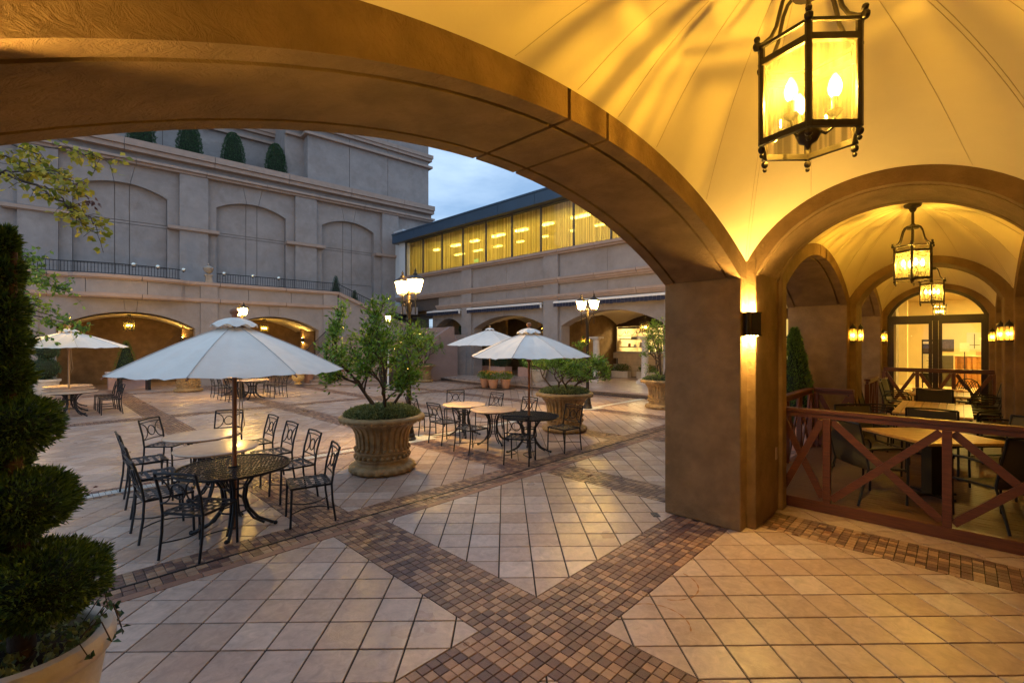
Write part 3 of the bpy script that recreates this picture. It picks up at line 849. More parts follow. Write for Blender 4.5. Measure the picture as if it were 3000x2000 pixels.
_bm = {}
def bulb_mat(L, col=WARM):
    k = (round(L, 2), col)
    if k not in _bm: _bm[k] = emit('bulb_glow', col, L)
    return _bm[k]

lantern('arcade_lantern', (2.50, 0.505, 2.915), 'large hexagonal iron and glass lantern hanging nearest the camera', 170, 1.26, crown1, rz=R_(12), bulbs=3)
lantern('arcade_lantern', (8.42, 0.46, 2.86), 'iron lantern on a long stem under the second vault, seen through the round arch', 210, 1.28, crown2)
lantern('arcade_lantern', (13.4, 0.42, 2.86), 'third iron lantern along the arcade, in front of the glazed doors', 160, 1.28, crown3)

def updown_sconce(loc, rz, label, power):
    t = empty('wall_light', loc, rz, label, 'wall light', 'up and down wall lights in the pillar corners')
    MB().box(-.075, .075, -.06, .045, -.12, .12).build('housing', M['black'], t, bevel=0.004)
    MB().box(-.079, .079, -.064, .049, .112, .124).box(-.079, .079, -.064, .049, -.124, -.112).build('rim', M['lampiron'], t)
    MB().box(.030, .046, .0455, .052, -.11, .11).build('glass_strip', M['amber_pane'], t)
    for sgn in (1, -1):
        MB().box(-.05, .05, -.04, .02, sgn*.1245-.0005, sgn*.1245+.0005).build('lamp_face', bulb_mat(power/(0.1*0.06)/PI, WARM2), t)
    return t
updown_sconce((5.235, 1.565, 2.18), R_(135), 'black box wall light on the near pillar, throwing light up and down', 36)
updown_sconce((-0.315, 1.565, 2.18), R_(-135), 'black box wall light on the pillar at the left end of the near arch', 30)

def sconce(loc, rz, label, power, s=1.0, group='amber wall lanterns'):
    # half-round wall lantern: faces local +x
    t = empty('wall_lantern', loc, rz, label, 'wall light', group)
    w, h = 0.075*s, 0.30*s
    MB().box(-.02*s, .0, -w, w, -.01, h+.01).build('back_plate', M['black'], t)
    fr = MB()
    pts = [(0.0, -w), (.06*s, -w*.8), (.09*s, 0), (.06*s, w*.8), (0.0, w)]
    for x, y in pts[1:4]: fr.bar((x, y, 0), (x, y, h), .012*s, .012*s)
    for z in (0.0, h*.38, h):
        for i in range(4): fr.bar((*pts[i], z), (*pts[i+1], z), .012*s, .012*s)
    fr.build('frame', M['black'], t)
    MB().prism(pts[::-1], h+.005, h+.02).lathe([(.075*s, h+.02), (.05*s, h+.05), (.015*s, h+.075), (.004, h+.10)], 8, (.03*s, 0, 0)).build('roof_cap', M['black'], t)
    MB().prism(pts[::-1], -.018, -.006).build('base_plate', M['black'], t)
    for i in range(4):
        a, b = pts[i], pts[i+1]
        MB().add([(*a, .006), (*b, .006), (*b, h-.006), (*a, h-.006)], [(0, 1, 2, 3)]).build('pane', M['amber_pane'], t)
    MB().ball((.04*s, 0, h*.45), .022*s, 8, 6, (1, 1, 1.5)).build('bulb', bulb_mat(power/(4*PI*(.025*s)**2)/PI), t, smooth=80)
    return t
sconce((10.78, 1.445, 2.02), PI, 'amber wall lantern on the second pillar, facing the camera', 7, .78)
sconce((11.12, 1.398, 2.02), -PI/2, 'amber wall lantern on the inner side of the second pillar', 7, .78)
sconce((15.98, 1.45, 2.02), PI, 'amber wall lantern left of the glazed doors', 7, .78)
sconce((15.82, 1.49, 2.02), -PI/2, 'small amber wall lantern beside the left door frame', 7, .78)
sconce((15.98, -0.57, 2.02), PI, 'amber wall lantern right of the glazed doors', 7, .78)
sconce((10.78, -0.57, 2.02), PI, 'amber wall lantern on the right-hand pillar', 7, .78)
sconce((11.12, -0.518, 2.02), PI/2, 'amber wall lantern inside the right-hand pillar', 7, .78)
sconce((6.345, 1.60, 2.02), 0, 'dark wall lantern just visible behind the near pillar', 3)
# ------------------------------------------------------------------ timber terrace in the arcade
DZ = 0.12
deck = empty('timber_deck', (0, 0, 0), label='low timber deck of narrow red-brown boards filling the arcade bays', cat='deck')
x = 6.46; i = 0
board_me = MB().box(-.044, .044, -1.45, 1.95, -.022, 0).mesh('board', M['deck'])
while x < 15.9:
    o = bpy.data.objects.new('board', board_me); C.objects.link(o); o.parent = deck
    o.location = (x, 0, DZ+random.uniform(-.001, .001)); x += .0945
MB().box(6.42, 15.95, -1.45, 1.95, 0.0, DZ-.024).build('substructure', M['joint'], deck)

def fence(name, p0, p1, label, zb, h, posts, group='red timber fences with crossed braces', sill=True):
    # posts: fractions along the run; crossed braces between neighbours
    p0, p1 = Vector((*p0, 0)), Vector((*p1, 0))
    t = empty(name, (0, 0, 0), 0, label, 'fence', group)
    d = (p1-p0); up = Vector((0, 0, 1))
    P = lambda u, z: p0+d*u+up*z
    MB().bar(P(0, zb+h-.022), P(1, zb+h-.022), .105, .044).build('top_rail', M['redwood'], t, bevel=.005)
    MB().bar(P(0, zb+h-.075), P(1, zb+h-.075), .045, .055).build('sub_rail', M['redwood'], t)
    if sill: MB().bar(P(0, zb-.055), P(1, zb-.055), .06, .125).build('sill_beam', M['redwood'], t, bevel=.004)
    n = d.normalized().cross(up)*0.0
    for u in posts:
        MB().bar(P(u, zb+.006), P(u, zb+h-.10), .075, .075, up=d.normalized()).build('post', M['redwood'], t, bevel=.004)
    L_ = d.length
    for a, b in zip(posts[:-1], posts[1:]):
        e = 0.045/L_
        s_ = d.normalized().cross(up)*0.012
        MB().bar(P(a+e, zb+.05)+s_, P(b-e, zb+h-.125)+s_, .022, .075, up=(0, 0, 1)).build('brace', M['redwood'], t)
        MB().bar(P(a+e, zb+h-.125)-s_, P(b-e, zb+.05)-s_, .022, .075, up=(0, 0, 1)).build('brace', M['redwood'], t)
    return t
fence('timber_fence', (6.42, 1.62), (6.42, -1.45), 'red timber fence across the near edge of the deck, facing the camera', DZ, 1.08, [0.0, .167, .499, .83, 1.0])
fence('timber_fence', (6.50, 1.93), (9.75, 1.93), 'red timber fence along the courtyard side of the deck, behind the near pillar', DZ, 1.06, [0.02, .26, .5, .75, .99])
fence('timber_fence', (9.80, 1.88), (9.80, 1.30), 'short red timber fence turning inward before the second pillar', DZ, 1.06, [0.05, .95])
fence('timber_fence', (11.9, 1.36), (13.4, 1.36), 'red timber fence section beyond the second pillar', DZ, 1.12, [0.0, .5, 1.0])
fence('timber_fence', (15.75, 1.45), (15.75, -0.60), 'red timber fence at the far end of the deck, before the glazed doors', DZ, 1.22, [0.0, .33, .66, 1.0])

def deck_table(cx, cy, lx, ly, rz, label, n=9, m=1):
    t = empty('deck_table', (cx, cy, DZ), rz, label, 'table', 'teak tables on the deck')
    z = .735
    dx = lx/n; dy = ly/m
    sl = MB().box(-dx/2+.004, dx/2-.004, -dy/2+.004, dy/2-.004, z-.028, z).mesh('slat', M['teak'])
    for i in range(n):
        for j in range(m):
            o = bpy.data.objects.new('slat', sl); C.objects.link(o); o.parent = t
            o.location = (-lx/2+(i+.5)*dx, -ly/2+(j+.5)*dy, 0)
    MB().box(-lx/2+.01, lx/2-.01, -ly/2+.01, ly/2-.01, z-.045, z-.031).build('top_frame', M['doorwood'], t)
    ks = [0] if lx < 1.3 else [-lx/4, lx/4]
    for k in ks:
        MB().box(k-.07, k+.07, -.07, .07, .03, z-.046).build('pedestal', M['black'], t)
        MB().box(k-.27, k+.27, -.035, .035, 0, .03).box(k-.035, k+.035, -.27, .27, 0.001, .029).build('foot', M['black'], t)
    return t
deck_table(7.66, .24, 1.0, 1.0, R_(45), 'square teak table turned diagonally, nearest behind the fence', 10, 1)
deck_table(10.85, .32, 2.1, .96, 0, 'long slatted teak table in the middle of the deck', 2, 9)
deck_table(14.2, .30, 1.3, .95, 0, 'slatted teak table further along the deck', 2, 9)
deck_table(15.35, .35, .55, 1.0, R_(2), 'teak table farthest along the deck, near the end fence', 2, 9)

def build_armchair():
    t = empty('sling_armchair', (0, 0, 0))
    # faces +x; origin on the floor
    fr = MB()
    for s_ in (-1, 1):
        y = s_*.27
        fr = MB().tube([(.24, y, 0), (.25, y, .30), (.25, y, .60), (.22, y, .645), (.12, y, .655), (-.16, y, .645), (-.22, y, .63)], .0135, 6)
        fr.build('arm_and_front_leg', M['iron'], t, smooth=60)
        MB().tube([(-.33, y, 0), (-.26, y, .25), (-.20, y, .42), (-.24, y, .62), (-.31, y, .93)], .0135, 6).build('back_leg', M['iron'], t, smooth=60)
        MB().tube([(.25, y, .40), (.05, y, .415), (-.20, y, .42)], .0115, 6).build('seat_rail', M['iron'], t, smooth=60)
    MB().tube([(-.31, -.27, .93), (-.315, 0, .94), (-.31, .27, .93)], .0135, 6).build('back_rail', M['iron'], t, smooth=60)
    prof = [(.27, .385), (.25, .405), (.15, .40), (0, .388), (-.12, .392), (-.19, .42), (-.225, .52), (-.25, .65), (-.285, .80), (-.312, .925)]
    V = []; F = []
    for k, (x_, z_) in enumerate(prof):
        for y_ in (-.255, -.12, 0, .12, .255):
            V.append((x_, y_, z_-.012*(1-(y_/.255)**2)))
    n = len(V)
    V += [(a, b, c_-.006) for a, b, c_ in V]
    for k in range(len(prof)-1):
        for j in range(4):
            a = k*5+j
            F.append((a, a+1, a+6, a+5)); F.append((n+a+5, n+a+6, n+a+1, n+a))
    MB().add(V, F).build('sling_seat', M['sling'], t, smooth=60)
    return t
arm0 = build_armchair()
ARM = [
    (6.97, .79, -45, 'sling armchair at the left front side of the diagonal table, back to the fence'),
    (6.97, -.31, 45, 'sling armchair at the right front side of the diagonal table'),
    (8.36, .94, -135, 'sling armchair at the far left side of the diagonal table'),
    (8.36, -.46, 135, 'sling armchair at the far right side of the diagonal table'),
    (9.05, .28, 0, 'sling armchair at the near end of the long teak table, its back towards the camera'),
    (10.4, 1.12, -90, 'sling armchair on the courtyard side of the long table, nearer of two'),
    (11.35, 1.12, -90, 'sling armchair on the courtyard side of the long table, farther of two'),
    (10.4, -.50, 90, 'sling armchair on the wall side of the long table, nearer of two'),
    (11.35, -.48, 90, 'sling armchair on the wall side of the long table, farther of two'),
    (12.95, .36, 0, 'sling armchair with its back to the camera at the end of the third table'),
    (14.1, 1.06, -90, 'sling armchair on the courtyard side of the third table'),
    (13.9, -.42, 90, 'sling armchair on the wall side of the third table, nearer of two'),
    (14.5, -.42, 90, 'sling armchair on the wall side of the third table, farther of two'),
    (15.25, 1.1, -100, 'sling armchair left of the farthest deck table'),
    (15.3, -.42, 95, 'sling armchair right of the farthest deck table'),
]
for i, (x_, y_, a, lab) in enumerate(ARM):
    o = arm0 if i == 0 else copy_tree(arm0)
    o.location = (x_, y_, DZ); o.rotation_euler.z = R_(a)
    tag(o, lab, 'chair', 'dark sling armchairs on the deck')

# ------------------------------------------------------------------ glazed doors and the lit room behind
doors = empty('glazed_doors', (16.12, .44, 0), 0, 'dark framed glazed doors with arched fanlight at the end of the arcade', 'door')
hw = .955
def dprism(poly, a0, a1, name, mat): return MB().prism(poly, a0, a1, 'x').build(name, mat, doors)
arcO = arc_pts(0, hw, 2.69, 3.372, 24); arcI = arc_pts(0, hw-.075, 2.69, 3.30, 24)
dprism([(y, z) for y, z in arcO] + [(y, z) for y, z in arcI][::-1], -.03, .04, 'arch_frame', M['doorwood'])
for s_ in (-1, 1):
    MB().box(-.03, .04, min(s_*hw, s_*(hw-.08)), max(s_*hw, s_*(hw-.08)), 0, 2.69).build('jamb', M['doorwood'], doors)
MB().box(-.032, .042, -hw+.002, hw-.002, 2.56, 2.70).build('transom', M['doorwood'], doors)
MB().box(-.025, .035, -.055, .055, 0, 2.56).build('centre_post', M['doorwood'], doors)
MB().box(-.02, .03, -hw+.08, hw-.08, .0, .10).build('threshold', M['doorwood'], doors)
MB().box(-.02, .02, -hw+.08, -hw+.13, .1, 2.56).box(-.02, .02, -.13, -.06, .1, 2.56).box(-.02, .02, -hw+.13, -.13, 2.48, 2.56).box(-.02, .02, -hw+.13, -.13, .1, .22).build('door_leaf', M['doorwood'], doors)
MB().box(-.02, .02, hw-.13, hw-.08, .1, 2.56).box(-.02, .02, .06, .13, .1, 2.56).box(-.02, .02, .13, hw-.13, 2.48, 2.56).box(-.02, .02, .13, hw-.13, .1, .22).build('door_leaf', M['doorwood'], doors)
MB().add([(0, -hw+.13, .22), (0, -.13, .22), (0, -.13, 2.48), (0, -hw+.13, 2.48)], [(0, 1, 2, 3)]).build('pane', M['pane'], doors)
MB().add([(0, .13, .22), (0, hw-.13, .22), (0, hw-.13, 2.48), (0, .13, 2.48)], [(0, 1, 2, 3)]).build('pane', M['pane'], doors)
MB().add([(0, y, z) for y, z in arc_pts(0, hw-.08, 2.70, 3.29, 24)], [tuple(range(25))]).build('fanlight_pane', M['pane'], doors)

room = empty('lit_room', (0, 0, 0), label='brightly lit cream lobby seen through the glazed doors', cat='room')
MB().box(16.62, 24.0, -4.1, -4.0, 0, 3.6).build('side_wall', M['cream_wall'], room)
MB().box(16.62, 24.0, 2.9, 3.0, 0, 3.6).build('side_wall', M['cream_wall'], room)
MB().box(24.0, 24.1, -4.1, 3.0, 0, 3.6).build('end_wall', M['cream_wall'], room)
MB().box(16.62, 24.1, -4.1, 3.0, 3.6, 3.7).build('ceiling', M['cream_wall'], room)
MB().box(16.62, 24.1, -4.1, 3.0, -.1, 0.02).build('room_floor', M['counter_tile'], room)
MB().box(16.601, 16.62, -4.1, -.55, 0, 3.6).box(16.601, 16.62, 1.42, 3.0, 0, 3.6).build('front_wall', M['cream_wall'], room)
MB().box(20.3, 20.7, 1.25, 1.65, 0, 3.6).build('column', M['cream_wall'], room)
for (a, b) in ((18.5, -.4), (21.5, -.4), (18.5, -2.4), (21.5, -2.4)):
    MB().cbox((a, b, 3.585), .5, .5, .012).build('ceiling_light', bulb_mat(170.0, (1.0, .68, .15)), room)

FL = 0.57
MB().box(17.6, 24.0, -4.0, 2.9, 0.02, FL).build('raised_floor', M['counter_tile'], room)
ctr = empty('reception_counter', (21.0, -.35, FL), 0, 'reception counter draped in shiny gold cloth behind the doors', 'counter')
V = []; F = []
n = 60
for k in range(n+1):
    y_ = -.85+1.3*k/n
    w = .03*math.sin(k*.9)+.015*math.sin(k*2.1)
    V += [(-.3+w, y_, 0), (-.3+w*.6, y_, .98)]
for k in range(n): F.append((2*k, 2*k+1, 2*k+3, 2*k+2))
MB().add(V, F).build('cloth', M['gold_cloth'], ctr, smooth=60)
MB().box(-.25, .35, -.85, .45, 0, .97).build('body', M['counter_tile'], ctr)
MB().box(-.35, .4, -.9, .48, .985, 1.02).build('worktop', M['cream_wall'], ctr)
MB().box(-.34, .36, .485, .78, 0, 1.0).build('end_panel', M['sling'], ctr)
ps = empty('poster_stand', (19.0, .64, FL), R_(90), 'black framed poster stand with photo and printed notices behind the left door', 'poster stand')
MB().box(-.19, .19, -.02, .02, .2, 1.52).build('board', M['black'], ps)
MB().box(-.16, .16, .021, .024, 1.12, 1.36).build('photo', M['dark_photo'], ps)
MB().box(-.16, .16, .021, .024, .5, 1.08).build('notice', M['paper'], ps)
MB().box(-.16, .16, .021, .024, 1.39, 1.46).build('heading', M['paper'], ps)
for k in range(5): MB().box(-.13, .08-.03*(k % 3), .0245, .026, .60+.09*k, .615+.09*k).build('text_line', M['black'], ps)
MB().bar((-.17, -.2, 0), (-.17, .2, 0), .03, .03).build('foot', M['black'], ps); MB().bar((.17, -.2, 0), (.17, .2, 0), .03, .03).build('foot', M['black'], ps)
MB().bar((-.17, 0, 0), (-.17, 0, .25), .03, .03).build('upright', M['black'], ps); MB().bar((.17, 0, 0), (.17, 0, .25), .03, .03).build('upright', M['black'], ps)
pic = empty('wall_picture', (23.98, .34, 1.9), 0, 'dark framed picture on the lobby wall', 'picture')
MB().box(-.03, 0, -.20, .20, -.22, .22).build('frame', M['black'], pic)
MB().box(-.036, -.031, -.17, .17, -.19, .19).build('print', M['dark_photo'], pic)
pic2 = empty('wall_panel', (23.98, -.40, 2.05), 0, 'tall grey decorative panel with a cross bar on the lobby wall', 'wall panel')
MB().box(-.03, 0, -.2, .2, -.32, .32).build('panel', M['grey_metal'], pic2)
MB().box(-.04, -.031, -.012, .012, -.27, .27).build('upright_bar', M['sling'], pic2); MB().box(-.046, -.041, -.14, .14, -.15, -.13).build('cross_bar', M['sling'], pic2)
sg = empty('notice_stand', (20.2, -.12, FL), 0, 'small notice holder on a thin stand before the gold counter', 'sign')
MB().tube([(0, 0, 0), (0, 0, 1.15)], .012, 8).build('stand', M['black'], sg); MB().lathe([(.16, 0), (.16, .015), (.02, .03)], 16).build('foot', M['black'], sg)
MB().box(-.015, .0, -.11, .11, 1.14, 1.42).build('card', M['paper'], sg)
for k, (yy, w, h) in enumerate(((-.45, .14, .12), (-.85, .3, .10))):
    b = empty('leaflet_box', (20.95, yy, FL+1.02), 0, ('small pink leaflet box on the reception counter', 'white leaflet tray on the reception counter')[k], 'box')
    MB().box(-.08, .08, -w/2, w/2, 0, h).build('box_body', (M['pinkbox'], M['paper'])[k], b)
    MB().box(-.07, .07, -w/2+.01, w/2-.01, h, h+.02).build('leaflets', M['paper'], b)
lantern('lobby_lantern', (18.6, .42, 2.75), 'iron lantern hanging inside the lobby behind the glass', 14, .95, 3.6)
wp = empty('wire_back_chair', (15.55, -.15, DZ), R_(180), 'black chair with a rounded crossed-wire back beside the end fence', 'chair')
MB().tube([(-.18, .0+.22*math.cos(a), .72+.28*math.sin(a)) for a in [2*PI*k/20 for k in range(20)]], .012, 6, True).build('back_ring', M['black'], wp)
w_ = MB()
for k in range(-3, 4):
    w_.tube([(-.18, -.17+.02*k, .52), (-.18, .06*k*.9, .95)], .006, 5)
    w_.tube([(-.18, .17+.02*k, .52), (-.18, .06*k*.9, .95)], .006, 5)
w_.build('back_wires', M['black'], wp)
MB().lathe([(.21, .44), (.21, .47)], 20).build('seat', M['black'], wp)
for sx in (-1, 1):
    for sy in (-1, 1): MB().tube([(sx*.15, sy*.15, .44), (sx*.2, sy*.2, 0)], .012, 6).build('leg', M['black'], wp)
# ------------------------------------------------------------------ far left: tall stucco building
LB = empty('stucco_building', (0, 0, 0), label='tall blank stucco building with blind arches rising behind the terrace', cat='building')
Y0 = 32.0
TURN = R_(-4.8)
def turn(o, px, py):
    # swing a finished thing about a point of the plan (the terrace side of the court is not quite square)
    ca, sa = math.cos(TURN), math.sin(TURN)
    dx, dy = o.location.x-px, o.location.y-py
    o.location.x = px+dx*ca-dy*sa; o.location.y = py+dx*sa+dy*ca
    o.rotation_euler.z += TURN
    return o
fx = lambda v: v*(1-.0026*(v-7))
XE = 22.15
MB().box(-9, XE, Y0+.40, Y0+9, -.2, 12.4).build('wall_core', M['core'], LB)
PIL = [(fx(a), fx(b)) for a, b in ((-0.62, .76), (5.69, 7.09), (12.08, 13.50), (18.57, 20.0))]
ARCHES = [(-3.3, 1.9), (3.22, 1.95), (fx(9.53), 1.94), (fx(15.96), 1.88)]
SPR, CRN = 10.10, 10.64
for x0, x1 in PIL:
    MB().box(x0, x1, Y0-.26, Y0+.42, -.2, 8.40).build('pilaster', M['stucco'], LB)
    MB().box(x0, x1, Y0-.259, Y0+.42, 8.66, 11.65).build('pilaster', M['stucco'], LB)
    MB().box(x0-.55, x1+.55, Y0-.42, Y0+.42, 8.44, 8.62).build('string_moulding', M['trim'], LB)
    MB().box(x0-.5, x1+.5, Y0-.33, Y0+.42, 8.40, 8.44).build('string_moulding', M['trim'], LB)
edges = [(-9, -.62)] + [(PIL[i][1], PIL[i+1][0]) for i in range(3)]
for (x0, x1), (c_, h_) in zip(edges, ARCHES):
    k0, k1 = .32, .53
    zt = 11.65
    A = arc_pts(c_, h_, SPR, CRN, 20)
    # side piers and spandrels, front layer
    MB().box(x0+.005, c_-h_, Y0, Y0+.41, -.2, SPR).build('pier', M['stucco'], LB)
    MB().box(c_+h_, x1-.005, Y0, Y0+.41, -.2, SPR).build('pier', M['stucco'], LB)
    def za(x): return arc_z(x, c_, h_, SPR, CRN)
    lft = [p for p in A if p[0] < c_-k0-.02] + [(c_-k0-.02, za(c_-k0-.02)), (c_-k1-.02, zt), (x0+.005, zt), (x0+.005, SPR)]
    rgt = [(c_+k0+.02, za(c_+k0+.02))] + [p for p in A if p[0] > c_+k0+.02] + [(x1-.005, SPR), (x1-.005, zt), (c_+k1+.02, zt)]
    key = [(c_-k0, za(c_-k0)), (c_, za(c_)), (c_+k0, za(c_+k0)), (c_+k1, zt), (c_-k1, zt)]
    MB().prism(lft, Y0, Y0+.41, 'y').build('spandrel', M['stucco'], LB)
    MB().prism(rgt, Y0, Y0+.41, 'y').build('spandrel', M['stucco'], LB)
    MB().prism(key, Y0+.002, Y0+.41, 'y').build('keystone', M['stucco'], LB)
    full = [(c_-h_, -.2), (c_+h_, -.2)] + [p for p in A[::-1]]
    xs = [c_-h_, c_-.31, c_+.31, c_+h_]; zs = [-.2, 6.20, 8.50, 8.66, 11]
    for i in range(3):
        for j in range(4):
            p = clip_rect(full, xs[i]+.016, xs[i+1]-.016, zs[j]+.016, zs[j+1]-.016)
            if len(p) > 2: MB().prism(p, Y0+.36, Y0+.405, 'y').build('panel', M['stucco'], LB)
MB().box(PIL[3][1]+.005, XE, Y0, Y0+.41, -.2, 11.8).build('pier', M['stucco'], LB)
# main cornice: lower moulding, frieze blocks, coping in stones
def course(z0, z1, y0, y1, x0, x1, step, name, mat, yb=None):
    x = x0; k = 0
    while x < x1-.01:
        e = min(x+step, x1)
        MB().box(x+.012, e-.012, y0, y1, z0, z1).build(name, mat, LB)
        x = e; k += 1
MB().box(-9, XE, Y0-.02, Y0+.3, 11.65, 12.7).build('frieze', M['stucco'], LB)
course(11.80, 11.93, Y0-.50, Y0+.02, -9, XE+.25, 3.2, 'moulding_stone', M['trim'])
course(11.66, 11.80, Y0-.34, Y0+.02, -9, XE+.15, 3.2, 'moulding_stone', M['trim'])
course(12.32, 12.56, Y0-.40, Y0+.4, -9, XE+.25, 4.1, 'coping_stone', M['trim'])
course(12.57, 12.92, Y0-.52, Y0+.45, -9, XE+.25, 4.1, 'coping_stone', M['trim'])
MB().box(XE, XE+.2, Y0, Y0+9, 11.7, 12.9).build('side_cornice', M['trim'], LB)
# upper storey set back at left, flush at right
MB().box(-9, 11.6, Y0+3.6, Y0+8.5, 12.2, 22).build('upper_wall', M['stucco'], LB)
for x0, x1 in ((12.8, 15.65), (15.68, 18.6), (18.63, XE)):
    MB().box(x0, x1, Y0+.1, Y0+8.5, 12.93, 22).build('upper_panel', M['stucco'], LB)
MB().box(11.6, 12.8, Y0+1.0, Y0+8.5, 12.6, 22).build('upper_return', M['stucco'], LB)
for x0 in (-5, -1.6, 1.8, 5.2): MB().box(x0-.015, x0+.015, Y0+3.594, Y0+3.6, 13, 22).build('joint', M['joint'], LB)
for z0, z1, o_ in ((16.05, 16.22, .26), (16.60, 16.82, .22), (16.82, 17.1, .3)):
    x = 12.8-o_
    while x < 23.3:
        e = min(x+3.4, XE+o_)
        MB().box(x+.012, e-.012, Y0+.1-o_, Y0+1.0, z0, z1).build('upper_cornice_stone', M['trim'], LB)
        x = e
        if e >= XE+o_-.01: break
    MB().box(11.6, 12.8-o_, Y0+1.0-o_, Y0+1.2, z0, z1).build('upper_cornice_stone', M['trim'], LB)
    MB().box(-9, 11.6, Y0+3.6-o_, Y0+3.8, z0, z1).build('upper_cornice_stone', M['trim'], LB)

turn(LB, 7, 32)

# ------------------------------------------------------------------ terrace with arcade below, in front of it
TB = empty('terrace_building', (0, 0, 0), label='raised terrace over a low arched walk, with a bowed balcony front', cat='terrace')
YT = 27.0
def bow(x):
    # balcony front bulges towards the courtyard around the left arch
    t = (x-3.0)/2.05
    return 0.55*max(0.0, 1-t*t)**0.5*0.9 if abs(t) < 1 else 0.0
TAR = [(-3.4, 2.45), (3.02, 2.45), (9.02, 2.38)]
TP = [(-.75, .05), (5.68, 6.40), (11.62, 12.42)]
bounds = [(-9, -.75), (.05, 5.68), (6.40, 11.62)]
for (x0, x1), (c_, h_) in zip(bounds, TAR):
    def za(x): return arc_z(x, c_, h_, 2.70, 3.42)
    A = arc_pts(c_, h_, 2.70, 3.42, 22)
    MB().box(x0, c_-h_, YT, YT+.6, -.2, 2.70).build('pier', M['stucco'], TB)
    MB().box(c_+h_, x1, YT, YT+.6, -.2, 2.70).build('pier', M['stucco'], TB)
    k0, k1 = .19, .25
    lft = [p for p in A if p[0] < c_-k0-.012] + [(c_-k0-.012, za(c_-k0)), (c_-k1-.012, 3.98), (x0, 3.98), (x0, 2.70)]
    rgt = [(c_+k0+.012, za(c_+k0))] + [p for p in A if p[0] > c_+k0+.012] + [(x1, 2.70), (x1, 3.98), (c_+k1+.012, 3.98)]
    key = [(c_-k0, za(c_-k0)), (c_+k0, za(c_+k0)), (c_+k1, 3.98), (c_-k1, 3.98)]
    MB().prism(lft, YT, YT+.6, 'y').build('spandrel', M['stucco'], TB)
    MB().prism(rgt, YT, YT+.6, 'y').build('spandrel', M['stucco'], TB)
    MB().prism(key, YT+.003, YT+.6, 'y').build('keystone', M['stucco'], TB)
for x0, x1 in TP:
    MB().box(x0, x1, YT-.09, YT+.6, -.2, 3.98).build('pilaster', M['stucco'], TB)
def bowed(z0, z1, off, name, mat, x0=-9, x1=12.5, step=3.1, back=.3):
    x = x0
    while x < x1-.01:
        e = min(x+step, x1)
        n = max(2, int((e-x)/.16))
        P = [(x+.01+(e-x-.02)*i/n, YT-off-bow(x+(e-x)*i/n)) for i in range(n+1)]
        poly = P + [(P[-1][0], YT+back), (P[0][0], YT+back)]
        MB().prism(poly, z0, z1).build(name, mat, TB)
        x = e
bowed(3.98, 4.03, .12, 'moulding_stone', M['trim'])
bowed(4.03, 4.19, .20, 'moulding_stone', M['trim'])
bowed(4.19, 4.80, .0, 'parapet_panel', M['stucco'], step=2.1)
bowed(4.80, 4.86, .10, 'coping_stone', M['trim'])
bowed(4.86, 5.0, .19, 'coping_stone', M['trim'])
for x0, x1 in TP: MB().box(x0, x1, YT-.10, YT+.2, 4.20, 4.80).build('parapet_pier', M['stucco'], TB)
MB().box(-9, 18, YT+.3, Y0-.3, 3.9, 4.4).build('terrace_slab', M['stucco'], TB)
MB().box(-9, 12.6, YT+4.2, YT+4.5, -.2, 3.9).build('back_wall', M['stucco_dim'], TB)
MB().box(12.0, 12.6, YT+.6, YT+4.2, -.2, 3.9).build('end_wall', M['stucco_dim'], TB)
for c_, h_ in TAR:
    # shallow vault and inner pier lit from below
    A = arc_pts(c_, h_-.05, 2.70, 3.36, 16)
    MB().add([(x, YT+.6, z) for x, z in A]+[(x, YT+4.2, z) for x, z in A], [(i, i+1, 18+i, 17+i) for i in range(16)]).build('vault', M['vault'], TB, smooth=60)
    MB().box(c_+h_-.32, c_+h_+.35, YT+1.9, YT+2.4, -.2, 3.9).build('inner_pier', M['stucco_dim'], TB)
# paving of the walk
tag(MB().box(-9, 12.6, YT-.0, YT+4.2, -.28, -.118).build('walk_floor', M['tile']), 'paved floor of the low arched walk', kind='structure')
# sloping parapet of the stair that comes down to the right
sl = [(12.53, -.2), (18.0, -.2), (18.0, 2.6), (12.53, 4.80)]
MB().prism(sl, YT-.02, YT+.28, 'y').build('stair_wall', M['stucco'], TB)
MB().prism([(12.51, 4.80), (18.0, 2.60), (18.0, 2.78), (12.51, 5.0)], YT-.18, YT+.30, 'y').build('sloping_coping', M['trim'], TB)

turn(TB, 6, 27)
def railing(name, pts, label, h=0.62, step=0.115, group='black iron railings', parent=None):
    t = empty(name, (0, 0, 0), 0, label, 'railing', group)
    pts = [Vector(p) for p in pts]
    MB().tube([p+Vector((0, 0, h)) for p in pts], .022, 6).build('top_rail', M['iron'], t)
    MB().tube([p+Vector((0, 0, .06)) for p in pts], .014, 5).build('bottom_rail', M['iron'], t)
    bar_me = None; acc = 0.0
    m = MB().tube([(0, 0, .06), (0, 0, h)], .0095, 4).ball((0, 0, h*.55), .018, 5, 4).mesh('baluster', M['iron'])
    for a, b in zip(pts[:-1], pts[1:]):
        L_ = (b-a).length
        s_ = step-acc if acc else 0.0
        while s_ < L_:
            o = bpy.data.objects.new('baluster', m); C.objects.link(o); o.parent = t; o.location = a+(b-a)*(s_/L_)
            s_ += step
        acc = L_-(s_-step)
    return t
turn(railing('terrace_railing', [(x, YT+.0-bow(x), 4.86+.14) for x in [-2.5+.35*k for k in range(22)]], 'black iron railing on the bowed left part of the terrace front', .50), 6, 27)
turn(railing('terrace_railing', [(6.4, YT, 5.0), (12.45, YT, 5.0)], 'black iron railing on the straight right part of the terrace front', .50), 6, 27)
turn(railing('terrace_railing', [(12.5, YT+.05, 5.0), (17.9, YT+.05, 2.78)], 'black iron railing sloping down along the stair coping', .50, .13), 6, 27)

